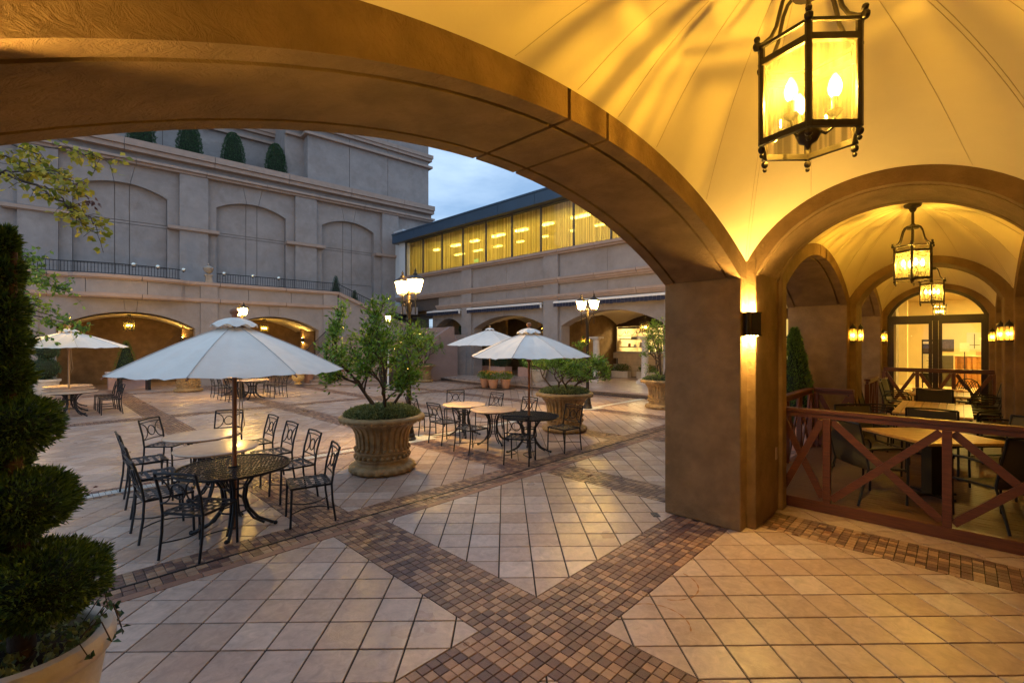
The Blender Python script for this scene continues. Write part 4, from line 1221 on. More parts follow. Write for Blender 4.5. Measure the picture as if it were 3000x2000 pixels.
urn = empty('stone_urn', (6.02, YT+.02, 5.0), 0, 'lidded stone urn on a square pedestal on the terrace edge', 'urn')
MB().cbox((0, 0, 0), .42, .42, .07).cbox((0, 0, .07), .34, .34, .33).cbox((0, 0, .40), .44, .44, .07).build('pedestal', M['urn_stone'], urn)
MB().lathe([(.10, .47), (.06, .53), (.10, .57), (.22, .66), (.27, .76), (.27, .80), (.30, .82), (.30, .86), (.22, .92), (.12, .99), (.04, 1.02), (.06, 1.06), (.03, 1.12), (.005, 1.16)], 20).build('urn_body', M['urn_stone'], urn, smooth=50)
urn.scale = (.8, .8, .85)
turn(urn, 6, 27)
for k, (x_, z_) in enumerate(((3.1, 5.53), (3.97, 5.53), (4.98, 5.45), (6.68, 5.49), (7.99, 5.51), (9.25, 5.51))):
    b = empty('mirror_globe', (x_, YT-.02-bow(x_), 5.42), 0, ('gilt glass globe at the left end of the row on the terrace railing', 'gilt glass globe second from the left on the terrace railing', 'gilt glass globe left of the stone urn', 'gilt glass globe just right of the stone urn', 'gilt glass globe second to the right of the stone urn', 'gilt glass globe farthest right on the terrace railing')[k], 'garden globe', 'gilt globes along the terrace railing')
    MB().ball((0, 0, .10), .10, 16, 10).build('globe', M['chrome'], b, smooth=80)
    MB().lathe([(.02, -.02), (.05, 0), (.03, .02)], 10).build('collar', M['lampiron'], b)
    turn(b, 6, 27)

# ------------------------------------------------------------------ right: long building over the shop arcade
RB = empty('shop_building', (0, 0, 0), label='long stucco building with lit curtained windows above a shop arcade', cat='building')
X0 = 18.6
RP = [(22.27, 21.35), (15.61, 14.65), (8.95, 8.0), (2.3, 1.4)]
RA = [(18.4, 2.88), (11.8, 2.74), (5.15, 2.6)]
# front wall pieces between pilasters
segs = [(21.35, 15.61), (14.65, 8.95), (8.0, 2.3)]
for (b, a), (c_, h_) in zip(segs, RA):
    A = arc_pts(c_, h_, 2.86, 3.55, 22)
    def za(y): return arc_z(y, c_, h_, 2.86, 3.55)
    MB().box(X0, X0+.7, a, c_-h_, PZ, 2.86).build('pier', M['stucco'], RB)
    MB().box(X0, X0+.7, c_+h_, b, PZ, 2.86).build('pier', M['stucco'], RB)
    k0, k1 = .22, .25
    lft = [p for p in A if p[0] < c_-k0-.012] + [(c_-k0-.012, za(c_-k0)), (c_-k1-.012, 4.2), (a, 4.2), (a, 2.86)]
    rgt = [(c_+k0+.012, za(c_+k0))] + [p for p in A if p[0] > c_+k0+.012] + [(b, 2.86), (b, 4.2), (c_+k1+.012, 4.2)]
    key = [(c_-k0, za(c_-k0)), (c_+k0, za(c_+k0)), (c_+k1, 4.2), (c_-k1, 4.2)]
    MB().prism(lft, X0, X0+.7, 'x').build('spandrel', M['stucco'], RB)
    MB().prism(rgt, X0, X0+.7, 'x').build('spandrel', M['stucco'], RB)
    MB().prism(key, X0+.003, X0+.7, 'x').build('keystone', M['stucco'], RB)
    # cross vault behind the arch: diagonal cream surfaces between transverse arches
    vault_x0, vault_x1 = X0+.7, 24.4
    Af = arc_pts(c_, h_+.1, 2.86, 3.62, 16)
    ny, nx = 20, 14
    V = []; F = []
    hx = (vault_x1-vault_x0)/2; cxm = (vault_x0+vault_x1)/2
    for i in range(nx+1):
        for j in range(ny+1):
            y = c_-h_-.1+(2*h_+.2)*j/ny; x = vault_x0+(vault_x1-vault_x0)*i/nx
            z1 = arc_z(y, c_, h_+.1, 2.86, 3.62)-2.86; z2 = arc_z(x, cxm, hx, 2.86, 3.62)-2.86
            V.append((x, y, 2.86+max(z1, z2)+.02))
    for i in range(nx):
        for j in range(ny):
            q = i*(ny+1)+j; F.append((q, q+1, q+ny+2, q+ny+1))
    MB().add(V, F).build('vault', M['vault'], RB)
    Axx = arc_pts(cxm, hx, 2.86, 3.55, 14)
    for yy in (a-.5, ):
        MB().prism(Axx + [(vault_x1, 4.0), (vault_x0, 4.0)], yy, yy+.55, 'y').build('cross_arch', M['stucco_dim'], RB)
for b, a in RP:
    MB().box(X0-.16, X0+.7, a, b, PZ, 4.18).build('pilaster', M['stucco'], RB)
    MB().box(X0-.15, X0+.3, a, b, 4.46, 5.0).build('pilaster', M['stucco'], RB)
    MB().box(X0-.15, X0+.3, a, b, 5.32, 6.5).build('pilaster', M['stucco'], RB)
    MB().box(X0+2.9, 24.4, a+.2, b-.2, PZ, 4.0).build('inner_pier', M['stucco_dim'], RB) if a < 20 else None
# leftmost arch beside the stair
A = arc_pts(23.75, 1.48, 2.86, 3.56, 16)
MB().prism(A + [(25.3, 2.86), (25.3, 4.2), (22.27, 4.2), (22.27, 2.86)], X0, X0+.6, 'x').build('spandrel', M['stucco'], RB)
MB().box(X0+3.0, X0+3.2, 21.5, 25.5, PZ, 4.0).build('inner_wall', M['stucco_dim'], RB)
MB().box(X0+.02, X0+3, 25.24, 25.5, PZ, 4.2).build('side_wall', M['stucco'], RB)
# string courses, in stones
def rcourse(z0, z1, off, name, mat, y0=1.4, y1=25.4, step=2.2):
    y = y0
    while y < y1-.01:
        e = min(y+step, y1)
        inp = any(a-.05 < (y+e)/2 < b+.05 for b, a in RP)
        MB().box(X0-off, X0+.25, y+.010, e-.010, z0, z1).build(name, mat, RB)
        y = e
for z0, z1, off in ((4.18, 4.26, .16), (4.26, 4.34, .22), (4.34, 4.46, .27)): rcourse(z0, z1, off, 'moulding_stone', M['trim'], y1=24.8)
for z0, z1, off in ((5.0, 5.09, .14), (5.09, 5.20, .22), (5.20, 5.32, .29)): rcourse(z0, z1, off, 'cornice_stone', M['trim'], y1=29.8)
for z0, z1, off in ((6.50, 6.60, .20), (6.60, 6.73, .30)): rcourse(z0, z1, off, 'sill_stone', M['trim'], y1=29.2)
def rpanels(z0, z1, lo, hi):
    es = sorted([p[1] for p in RP]+[p[0] for p in RP])
    spans = [(1.4, 1.4)]
    rp = sorted([(a, b) for b, a in RP])
    prev = lo
    for a, b in rp + [(hi, hi)]:
        if a-prev > .2:
            m = (prev+a)/2
            for y0_, y1_ in ((prev, m), (m, a)):
                MB().box(X0, X0+.25, y0_+.008, y1_-.008, z0, z1).build('wall_panel', M['stucco'], RB)
        prev = b
rpanels(4.46, 5.0, 1.4, 24.8)
rpanels(5.32, 6.5, 1.4, 29.4)
MB().box(X0+.06, X0+.3, 1.4, 29.4, 4.2, 6.72).build('wall_core', M['joint'], RB)
MB().box(X0+.3, 24.6, 1.4, 29.4, 4.0, 4.4).build('floor_slab', M['stucco_dim'], RB)
MB().box(24.5, 24.7, 1.4, 8.8, PZ, 4.0).build('back_wall', M['stucco_dim'], RB)
MB().box(24.5, 24.7, 14.7, 28, PZ, 4.0).build('back_wall', M['stucco_dim'], RB)
MB().box(24.5, 24.7, 8.8, 14.7, 3.25, 4.0).build('back_wall', M['stucco_dim'], RB)
MB().box(X0+.3, 25.5, 29.3, 29.5, 4.2, 9.6).build('end_wall', M['stucco'], RB)
# glazed upper storey
WZ0, WZ1 = 6.76, 9.24
MUL = [28.68, 26.55, 24.42, 22.29, 20.16, 18.02, 15.88, 13.74, 11.60, 9.46, 7.32, 5.2]
for y in MUL: MB().box(X0-.06, X0+.05, y-.03, y+.03, WZ0, WZ1).build('mullion', M['mullion'], RB)
MB().box(X0-.08, X0+.06, 5.2, 28.72, 6.735, 6.80).build('bottom_rail', M['mullion'], RB)
MB().box(X0-.06, X0+.05, 5.2, 28.72, WZ1-.06, WZ1).build('top_rail', M['mullion'], RB)
MB().box(X0-.05, X0+.4, 28.72, 29.5, 6.74, 9.3).build('corner_panel', M['grey_metal'], RB)
MB().box(X0-.35, 25.5, 4.9, 29.9, 9.25, 9.40).build('roof_soffit', M['mullion'], RB)
for k in range(9):
    a = 4.9+25.0*k/9
    MB().box(X0-.40, X0-.35, a+.01, a+25/9-.01, 9.26, 9.86).build('fascia_panel', M['roofmetal'], RB)
MB().box(X0-.44, 25.5, 4.88, 29.92, 9.86, 9.95).build('roof_edge', M['roofmetal'], RB)
def curtain_mat():
    m, nt, N, Lk, b = new_mat('sheer_curtain')
    N.remove(b)
    tr = N.new('ShaderNodeBsdfTranslucent'); rc = None
    tp = N.new('ShaderNodeBsdfTransparent'); tp.inputs[0].default_value = (1, .9, .55, 1)
    g = N.new('ShaderNodeNewGeometry'); sp = N.new('ShaderNodeSeparateXYZ'); Lk.new(g.outputs['Position'], sp.inputs[0])
    n = _noise(nt, 5.0, 3, 0.6); 
    cb = N.new('ShaderNodeCombineXYZ'); Lk.new(sp.outputs['Y'], cb.inputs['Y']); Lk.new(cb.outputs[0], n.inputs['Vector'])
    mr = N.new('ShaderNodeMapRange'); mr.inputs[1].default_value = .3; mr.inputs[2].default_value = .7; mr.inputs[3].default_value = .05; mr.inputs[4].default_value = .42
    Lk.new(n.outputs['Fac'], mr.inputs[0])
    n2 = _noise(nt, 11.0, 3, 0.65, cb.outputs[0])
    r2 = _ramp(nt, n2.outputs['Fac'], [(0.36, (.36, .32, .12)), (0.62, (.92, .82, .42))])
    Lk.new(r2.outputs['Color'], tr.inputs[0])
    mx = N.new('ShaderNodeMixShader'); Lk.new(mr.outputs[0], mx.inputs[0]); Lk.new(tr.outputs[0], mx.inputs[1]); Lk.new(tp.outputs[0], mx.inputs[2])
    Lk.new(mx.outputs[0], N['Material Output'].inputs[0])
    return m
CUR = curtain_mat()
for a, b in zip(MUL[1:], MUL[:-1]):
    MB().add([(X0, a+.03, WZ0+.04), (X0, b-.03, WZ0+.04), (X0, b-.03, WZ1-.06), (X0, a+.03, WZ1-.06)], [(0, 1, 2, 3)]).build('pane', M['pane'], RB)
    V = []; F = []; n = 64
    ph = random.uniform(0, 6)
    for k in range(n+1):
        y = a+(b-a)*k/n
        w = .035*math.sin(k*1.1+ph)+.02*math.sin(k*2.33+2*ph)
        V += [(X0+.32+w, y, WZ0+.08+.015*math.sin(k*1.7)), (X0+.32+w*.5, y, WZ1-.02)]
    for k in range(n): F.append((2*k, 2*k+1, 2*k+3, 2*k+2))
    MB().add(V, F).build('curtain', CUR, RB, smooth=60)
MB().box(24.3, 24.5, 5, 29.3, 6.7, 9.25).build('room_wall', M['cream_wall'], RB)
MB().box(X0+.35, 24.3, 5, 29.3, 6.6, 6.72).build('room_floor', M['counter_tile'], RB)
MB().box(X0+.9, 24.3, 5.1, 29.2, 8.82, 9.24).build('ceiling_drop', M['cream_wall'], RB)
for a in MUL[1:-1]:
    MB().box(X0+1.6, X0+1.85, a+.15+.5*((a*7.3) % 1), a+.9+.6*((a*3.7) % 1), 8.72, 8.80).build('ceiling_light', bulb_mat(26.0, (1.0, .80, .20)), RB)
    MB().box(X0+3.9, X0+4.1, a+.2+.6*((a*5.1) % 1), a+1.0+.5*((a*2.9) % 1), 8.74, 8.80).build('ceiling_light', bulb_mat(18.0, (1.0, .80, .20)), RB)
MB().box(23.2, 23.24, 26.0, 26.5, 8.1, 8.35).build('exit_sign', emit('exit_green', (.12, 1.0, .35), 1.6), RB)
# pale service shaft behind its left end
sh = empty('service_shaft', (0, 0, 0), label='pale ribbed metal shaft between the stucco building and the long building', cat='shaft')
for k in range(9):
    MB().box(19.0, 19.03+.02*(k % 2), 29.55+.19*k, 29.55+.19*k+.18, 4.0, 9.6).build('ribbed_sheet', M['grey_metal'], sh)
MB().box(19.05, 22, 29.54, 31.3, 3.9, 9.62).build('shaft_body', M['grey_metal'], sh)
MB().box(18.85, 22, 29.5, 31.4, 9.62, 10.4).build('shaft_cap', M['grey_metal'], sh)
ant = empty('roof_antenna', (20.6, 20.4, 9.95), 0, 'thin television antenna on the long roof', 'antenna')
MB().tube([(0, 0, 0), (0, 0, 1.0)], .015, 5).build('mast', M['mullion'], ant)
m_ = MB().tube([(0, -.6, .9), (0, .6, .9)], .01, 4)
for k in range(7): m_.tube([(-.25+.02*k, -.6+.2*k, .9), (.25-.02*k, -.6+.2*k, .9)], .007, 4)
m_.build('elements', M['mullion'], ant)
# awnings
for k, (y1, y0, lab) in enumerate(((25.6, 22.35, 'short retracted navy awning at the left end of the shop arcade'), (21.5, 15.7, 'retracted navy striped awning over the middle shop arch'), (14.75, 8.6, 'retracted navy striped awning over the shop arch beside the near pillar'))):
    aw = empty('awning', (X0-.02, (y0+y1)/2, 3.80), 0, lab, 'awning', 'retracted navy awnings')
    hl = (y1-y0)/2
    MB().box(-.34, -.02, -hl, hl, .20, .30).build('cassette', M['white_metal'], aw, bevel=.02)
    MB().box(-.38, -.33, -hl, hl, .19, .27).build('front_bar', M['white_metal'], aw)
    MB().box(-.30, -.20, -hl-.06, -hl, .02, .30).build('end_bracket', M['white_metal'], aw)
    n = int(2*hl/.19)
    for i in range(n):
        a = -hl+2*hl*i/n
        MB().box(-.352, -.346-.004*(i % 2), a+.006, a+2*hl/n-.006, .0+.012*math.sin(i*2.1), .195).build('valance_strip', M['navy'], aw)
# ------------------------------------------------------------------ corner stair
ST = empty('corner_stair', (0, 0, 0), label='broad stone stair rising from the courtyard corner to the terrace', cat='stair')
U = Vector((math.cos(R_(45)), math.sin(R_(45)), 0)); S_ = Vector((math.sin(R_(45)), -math.cos(R_(45)), 0))
base = Vector((9.85, 21.75, 0))
RIS, GO = 0.155, 0.34
for k in range(17):
    hw_l = 1.95-.02*k; hw_r = 2.3
    c_ = base+U*(GO*k)
    z0, z1 = -.2, CZ+RIS*(k+1)
    n = 14
    front = [c_+S_*(-hw_l+(hw_l+hw_r)*i/n)+U*(0.35*((-1+2*i/n)**2)*(.9 if k < 2 else .4)) for i in range(n+1)]
    poly = [(p.x, p.y) for p in front] + [(p.x, p.y) for p in [front[-1]+U*(GO*2), front[0]+U*(GO*2)]]
    MB().prism(poly, z0, z1-.045).build('riser', M['stone_step'], ST)
    nose = [(p-U*.055) for p in front]
    poly = [(p.x, p.y) for p in nose] + [(p.x, p.y) for p in [front[-1]+U*(GO+.1), front[0]+U*(GO+.1)]]
    MB().prism(poly, z1-.044, z1).build('tread', M['stone_step'], ST)
top = base+U*(GO*17)
MB().prism([(top.x-1.6, top.y+1.5), (top.x+1.7, top.y-1.8), (18.5, 21.8), (18.5, 26.9), (12.9, 26.9)], -.2, 2.50).build('landing', M['stone_step'], ST)
for k in range(9):
    MB().box(12.9+.34*k, 18.2, YT+.3, YT+1.9, 2.5, 4.4-.2*k).build('upper_step', M['stone_step'], ST)
# pink side wall of the landing with its railing
MB().prism([(21.6, -.2), (25.3, -.2), (25.3, 2.95), (22.3, 2.95), (21.6, 2.2)], 17.35, 17.6, 'x').build('pink_wall', M['pinkwall'], ST)
MB().prism([(15.2, -.2), (17.34, -.2), (17.34, 2.95), (17.05, 2.95), (15.2, 1.9)], 21.58, 21.8, 'y').build('pink_wall', M['pinkwall'], ST)
railing('landing_railing', [(17.45, 21.9, 2.95), (17.45, 25.2, 2.95)], 'black scrolled iron railing of the stair landing beside the shop arcade', .85, .13)
lp = [base+U*(GO*k)+S_*(-1.92+.02*k)+Vector((0, 0, CZ+RIS*(k+1))) for k in range(0, 17, 2)]
lp = [lp[0]+Vector((-.45, .5, 0))]+[lp[0]]+lp[1:]
railing('stair_railing', lp, 'black iron stair railing curving up the left side of the stair', .85, .13)
railing('stair_railing', [lp[0]+Vector((-1.1, 1.2, 0)), lp[0]+Vector((-.06, .06, 0))], 'short level iron railing at the foot of the stair', .85, .14)

# ------------------------------------------------------------------ shop arcade contents
kit = empty('kitchen_counter', (0, 0, 0), label='lit open kitchen with tiled counter front and shelves under the shop arch', cat='kitchen')
KX = 24.0
tl = MB().box(-.02, 0.02, -.295, .295, -.17, .17).mesh('wall_tile', M['counter_tile'])
for r in range(4):
    for k in range(9):
        y = 9.4+.6*k+(.3 if r % 2 else 0)
        o = bpy.data.objects.new('wall_tile', tl); C.objects.link(o); o.parent = kit; o.location = (KX-.03+random.uniform(-.003, .003), y, .22+.35*r)
MB().box(KX, KX+.3, 8.9, 14.6, PZ, 1.42).build('counter_front', M['joint'], kit)
MB().box(KX-.12, KX+.35, 8.9, 14.6, 1.42, 1.50).build('worktop', M['steel'], kit)
MB().box(KX+2.4, KX+2.5, 8.9, 14.6, PZ, 3.2).build('back_wall', M['cream_wall'], kit)
MB().box(KX+.05, KX+2.5, 8.9, 14.6, 3.1, 3.2).build('ceiling', M['cream_wall'], kit)
MB().box(KX+.05, KX+2.5, 8.85, 8.9, PZ, 3.2).box(KX+.05, KX+2.5, 14.6, 14.65, PZ, 3.2).build('side_wall', M['cream_wall'], kit)
MB().box(KX+.2, KX+.6, 9, 14.5, 2.18, 2.24).build('shelf', M['steel'], kit)
MB().box(KX+.2, KX+.6, 9, 14.5, 1.72, 1.77).build('shelf', M['steel'], kit)
for k in range(3): MB().box(KX+1.0, KX+1.2, 9.6+1.7*k, 10.7+1.7*k, 3.04, 3.09).build('strip_light', bulb_mat(110.0, (1.0, .78, .36)), kit)
MB().box(KX-.06, KX+.06, 9, 14.5, 2.83, 2.93).build('lintel', M['doorwood'], kit)
MB().prism([(8.9, 2.95), (14.6, 2.95)] + arc_pts(11.75, 2.85, 3.05, 3.7, 14)[::-1], KX-.03, KX+.03, 'x').build('tympanum', M['doorwood'], kit)
sc = MB()
for a, b in ((2.83, 2.83), (2.42, 2.42)): sc.bar((KX-.1, 10.6, a), (KX-.1, 14.4, b), .02, .025)
for k in range(5):
    y = 11.0+.72*k
    for s_ in (-1, 1):
        sc.tube([(KX-.1, y+s_*.05+s_*.14*math.sin(t)*t/5, 2.62+.14*math.cos(t)*t/5) for t in [j*.5 for j in range(11)]], .012, 5)
    sc.tube([(KX-.1, y-.36, 2.43), (KX-.1, y, 2.8), (KX-.1, y+.36, 2.43)], .01, 5)
sc.build('scroll_panel', M['iron'], kit)
for k in range(14):
    y = 9.3+.36*k
    MB().lathe([(.07, 0), (.08, .12+.05*(k % 3)), (.03, .16+.05*(k % 3))], 8, (KX+.4, y, 1.77)).build('jar', (M['steel'], M['terracotta'], M['pale_pot'])[k % 3], kit)
MB().ball((KX+.4, 11.55, 1.9), .16, 8, 6, (1, 1.8, .8)).build('red_food', M['red'], kit)
for k in range(5): MB().cbox((KX+.4, 9.6+1.0*k, 2.24), .25, .4, .12+.06*(k % 2)).build('tray', M['steel'], kit)
lw = empty('lit_window', (0, 0, 0), label='glowing yellow curtained window deep inside the shop arcade', cat='window')
MB().box(24.42, 24.45, 14.95, 16.0, .9, 2.75).build('glow_pane', emit('window_glow', (1.0, .66, .05), 1.5), lw)
MB().box(24.38, 24.44, 14.85, 14.95, .8, 2.85).box(24.38, 24.44, 16.0, 16.1, .8, 2.85).box(24.38, 24.44, 14.95, 16.0, 2.75, 2.85).box(24.38, 24.44, 14.95, 16.0, .8, .9).build('frame', M['doorwood'], lw)
lw2 = empty('lit_window', (0, 0, 0), label='lit window with a cross bar seen between the pillars of the near arcade', cat='window')
MB().box(24.42, 24.45, 2.9, 7.4, .5, 3.1).build('glow_pane', emit('window_glow2', (1.0, .66, .16), .9), lw2)
MB().box(24.36, 24.41, 2.9, 7.4, 2.2, 2.3).box(24.36, 24.41, 5.1, 5.2, .5, 3.1).box(24.36, 24.41, 3.9, 3.98, .5, 3.1).box(24.36, 24.41, 6.2, 6.28, .5, 3.1).build('glazing_bar', M['doorwood'], lw2)
brd = empty('lit_menu_board', (12.3, 3.1, 0), R_(38), 'bright white lit menu board behind the conifer beside the near pillar', 'sign')
MB().box(-.3, .3, -.03, .03, 1.2, 2.1).build('light_panel', emit('board_glow', (.75, .95, 1.0), 1.1), brd)
MB().box(-.33, .33, -.04, .028, 1.16, 1.2).box(-.33, .33, -.04, .028, 2.1, 2.14).box(-.33, -.3, -.04, .028, 1.2, 2.1).box(.3, .33, -.04, .028, 1.2, 2.1).build('frame', M['mullion'], brd)
MB().box(-.28, -.24, -.2, .2, 0, .03).box(.24, .28, -.2, .2, 0, .03).box(-.275, -.245, -.02, .02, .03, 1.16).box(.245, .275, -.02, .02, .03, 1.16).build('stand', M['mullion'], brd)

for k, (x_, y_, lab) in enumerate(((20.2, 13.5, 'white marble column under the shop arch, left of the kitchen'), (20.4, 10.85, 'white marble column behind the planter beside the near pillar'))):
    c_ = empty('marble_column', (x_, y_, PZ), 0, lab, 'column', 'white marble columns')
    MB().cbox((0, 0, 0), .62, .62, .16).cbox((0, 0, .16), .5, .5, .08).build('base', M['white_stone'], c_)
    MB().lathe([(.21, .24), (.20, .3), (.19, .6), (.165, 2.1)], 20, fn=lambda r, z, a, j: r*(1-.035*abs(math.sin(a*8)))).build('shaft', M['white_stone'], c_, smooth=50)
    MB().lathe([(.165, 2.1), (.2, 2.14), (.24, 2.2)], 18).cbox((0, 0, 2.2), .56, .56, .09).build('capital', M['white_stone'], c_)

# ------------------------------------------------------------------ foliage builders
def blob_points(c_, r, n, sc=(1, 1, 1), jit=.06):
    v = norm(rng.normal(size=(n, 3)))
    rad = r*(1+rng.normal(size=(n, 1))*jit)
    sc = np.asarray(sc)
    return np.asarray(c_)+v*rad*sc, norm(v/sc)

def topiary_cone(name, loc, h, r, mat, label, n=2600, group=None, z0=0.0, power=.75, leaf=(.05, .02), cat='conifer', egg=False):
    t = empty(name, loc, random.uniform(0, 6), label, cat, group)
    u = rng.random(n)**.8
    zz = z0+(h-z0)*u
    if egg: rr = r*np.sqrt(np.clip(1-((u-.36)/.64)**2, 0, 1))*np.where(u < .36, .80+.20*np.sin(u/.36*PI/2), 1)
    else: rr = r*(1-u)**power+.015
    rr = rr*(1+rng.normal(size=n)*.05)*(1+.05*np.sin(zz*17+rng.random()*6))
    a = rng.random(n)*2*PI
    P = np.stack([rr*np.cos(a), rr*np.sin(a), zz], 1)
    D = np.stack([np.cos(a), np.sin(a), np.full(n, .9)], 1)+rng.normal(size=(n, 3))*.45
    leaves('crown', P, D, leaf[0]*(.6+.8*rng.random(n)), leaf[1], mat, t)
    k = MB()
    prof = [(max(r*.86*((1-q)**power if not egg else math.sqrt(max(1-((q-.36)/.64)**2, 0))), .01), z0+(h-z0)*q*.97) for q in [i/10 for i in range(11)]]
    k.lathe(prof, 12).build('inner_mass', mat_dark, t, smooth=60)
    if z0 > 0: MB().tube([(0, 0, -.05), (0, 0, z0+.05)], max(.02, r*.09), 6).build('trunk', M['bark'], t)
    return t
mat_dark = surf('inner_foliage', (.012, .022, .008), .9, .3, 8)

def branchy(name, loc, label, segs, leaf_fn, cat='tree', group=None, trunk_r=.03):
    t = empty(name, loc, 0, label, cat, group)
    return t

def grow(p, d, L_, r, depth, tubes, tips, spread=.75, up=.25, shrink=.72, kids=(2, 3)):
    # crooked limb then forks
    pts = [p]; q = p.copy(); dd = d.normalized()
    for i in range(4):
        dd = (dd+Vector((random.gauss(0, .16), random.gauss(0, .16), random.gauss(0, .10)+up*.12))).normalized()
        q = q+dd*(L_/4); pts.append(q.copy())
        if depth <= 1: tips.append((q.copy(), dd.copy()))
    tubes.append((pts, [r*(1-.3*i/4) for i in range(5)]))
    if depth == 0: return
    for k in range(random.randint(*kids)):
        nd = (dd+Vector((random.gauss(0, spread), random.gauss(0, spread), random.gauss(.15, spread*.6)))).normalized()
        st = pts[random.randint(2, 4)]
        grow(st, nd, L_*shrink*random.uniform(.8, 1.15), r*.62, depth-1, tubes, tips, spread, up, shrink, kids)

def potted_tree(loc, label, h=1.8, seed=1, nleaf=3600, spread=.95, group='small trees in the stone planters', leaf=(.075, .030), rz=0, low=.08):
    random.seed(seed)
    t = empty('potted_tree', loc, rz, label, 'tree', group)
    tubes = []; tips = []
    for k in range(6):
        a = 2*PI*k/6+random.uniform(-.4, .4)
        lean = (.95, .45)[k % 2]
        d = Vector((lean*math.cos(a), lean*math.sin(a), 1.0))
        grow(Vector((.05*math.cos(a), .05*math.sin(a), -.05)), d, h*(.40 if k % 2 else .34), .026, 3, tubes, tips, .80, .22, .74, (2, 3))
    m = MB()
    zmax = sorted(q[0].z for q in tips)[int(len(tips)*.985)]; rmax = sorted(math.hypot(q[0].x, q[0].y) for q in tips)[int(len(tips)*.93)]
    fz, fr = h/zmax, spread/rmax
    def fix(p):
        x_, y_, r_ = p.x*fr, p.y*fr, math.hypot(p.x, p.y)*fr
        k_ = 1.0 if r_ < spread*.8 else (spread*.8+(r_-spread*.8)*.35)/r_
        z_ = p.z*fz
        k_ *= 1.08-.42*min(max(z_/h, 0), 1)**1.5
        return Vector((x_*k_, y_*k_, max(z_ if z_ < h else h+(z_-h)*.3, -.05)))
    for pts, rr in tubes: m.tube([fix(p) for p in pts], [max(r, .004) for r in rr], 5)
    m.build('trunk', M['bark'], t, smooth=60)
    P = []; D = []
    n_per = max(1, round(nleaf/len(tips)))
    for p, d in tips:
        f_ = fix(p)
        if f_.z < low: continue
        for k in range(n_per+random.randint(-1, 2)):
            q = f_+Vector((random.gauss(0, .05), random.gauss(0, .05), random.gauss(0, .045)))
            P.append(q); D.append(d+Vector((random.gauss(0, .8), random.gauss(0, .8), random.gauss(.25, .6))))
    P = np.array([tuple(v) for v in P]); D = np.array([tuple(v) for v in D])
    leaves('crown', P, D, leaf[0]*(.65+.7*rng.random(len(P))), leaf[1], M['leaf'], t)
    return t

# ------------------------------------------------------------------ great stone planters
def build_planter():
    t = empty('stone_planter', (0, 0, 0))
    n = 192
    prof = [(.50, .0), (.53, .01)]
    base_prof = [(.44, 0), (.50, .012), (.535, .045), (.53, .09), (.49, .125), (.43, .14)]
    MB().lathe(base_prof, 96, fn=lambda r, z, a, j: r*(1+.035*math.sin(a*22+z*38)*(1 if 0 < j < 5 else 0))).build('base_ring', M['planter'], t, smooth=50)
    body = [(.43, .13), (.415, .17), (.42, .30), (.425, .36), (.425, .42), (.43, .52), (.445, .62), (.475, .70), (.53, .77), (.60, .82), (.63, .835)]
    def flute(r, z, a, j):
        w = min(max((z-.34)/.06, 0), 1)*min(max((.83-z)/.12, 0), 1)
        return r*(1-.055*w*(1 if math.cos(a*28) < -.15 else 0))
    fine = []
    for (r0, z0), (r1, z1) in zip(body[:-1], body[1:]):
        for q in range(3): fine.append((r0+(r1-r0)*q/3, z0+(z1-z0)*q/3))
    fine.append(body[-1])
    MB().lathe(fine, 224, fn=flute, cap=False).build('fluted_body', M['planter'], t, smooth=35)
    MB().lathe([(.56, .82), (.63, .825), (.675, .845), (.695, .875), (.69, .905), (.66, .925), (.60, .93), (.58, .90), (.57, .80)], 64, cap=False).build('rim', M['planter'], t, smooth=50)
    eg = MB()
    for k in range(30):
        a = 2*PI*k/30
        eg.ball((.672*math.cos(a), .672*math.sin(a), .872), .044, 8, 6, (.55, .55, .8))
        a2 = a+PI/30
        eg.tube([(.68*math.cos(a+.085*math.cos(q)), .68*math.sin(a+.085*math.cos(q)), .875+.045*math.sin(q)) for q in [PI*i/6-PI for i in range(7)]], .009, 4)
    tag(eg.build('egg_moulding', M['planter'], t, smooth=60), kind='stuff')
    bd = MB()
    for k in range(28):
        a = 2*PI*k/28
        bd.ball((.435*math.cos(a), .435*math.sin(a), .385), .030, 7, 5); bd.ball((.435*math.cos(a+.11), .435*math.sin(a+.11), .265), .032, 7, 5)
    bd.tube([(.425*math.cos(q), .425*math.sin(q), .335) for q in [2*PI*i/48 for i in range(48)]], .018, 6, True)
    bd.tube([(.425*math.cos(q), .425*math.sin(q), .215) for q in [2*PI*i/48 for i in range(48)]], .018, 6, True)
    tag(bd.build('bead_rows', M['planter'], t, smooth=60), kind='stuff')
    MB().lathe([(.01, .86), (.585, .86)], 40, cap=False).build('soil', M['soil'], t)
    return t
pl0 = build_planter()
PLAN = [
    (4.04, 6.93, 'great fluted ochre stone planter nearest the camera, between the two table groups'),
    (8.93, 6.88, 'great fluted stone planter behind the second parasol table'),
    (14.2, 6.95, 'great fluted stone planter partly hidden by the near pillar'),
    (14.7, 21.0, 'great fluted stone planter far off beside the shop arcade'),
    (4.65, 24.2, 'great fluted stone planter standing before the low arched walk'),
]
for i, (x_, y_, lab) in enumerate(PLAN):
    o = pl0 if i == 0 else copy_tree(pl0)
    o.location = (x_, y_, CZ); o.rotation_euler.z = i*1.3
    tag(o, lab, 'planter', 'great fluted stone planters')
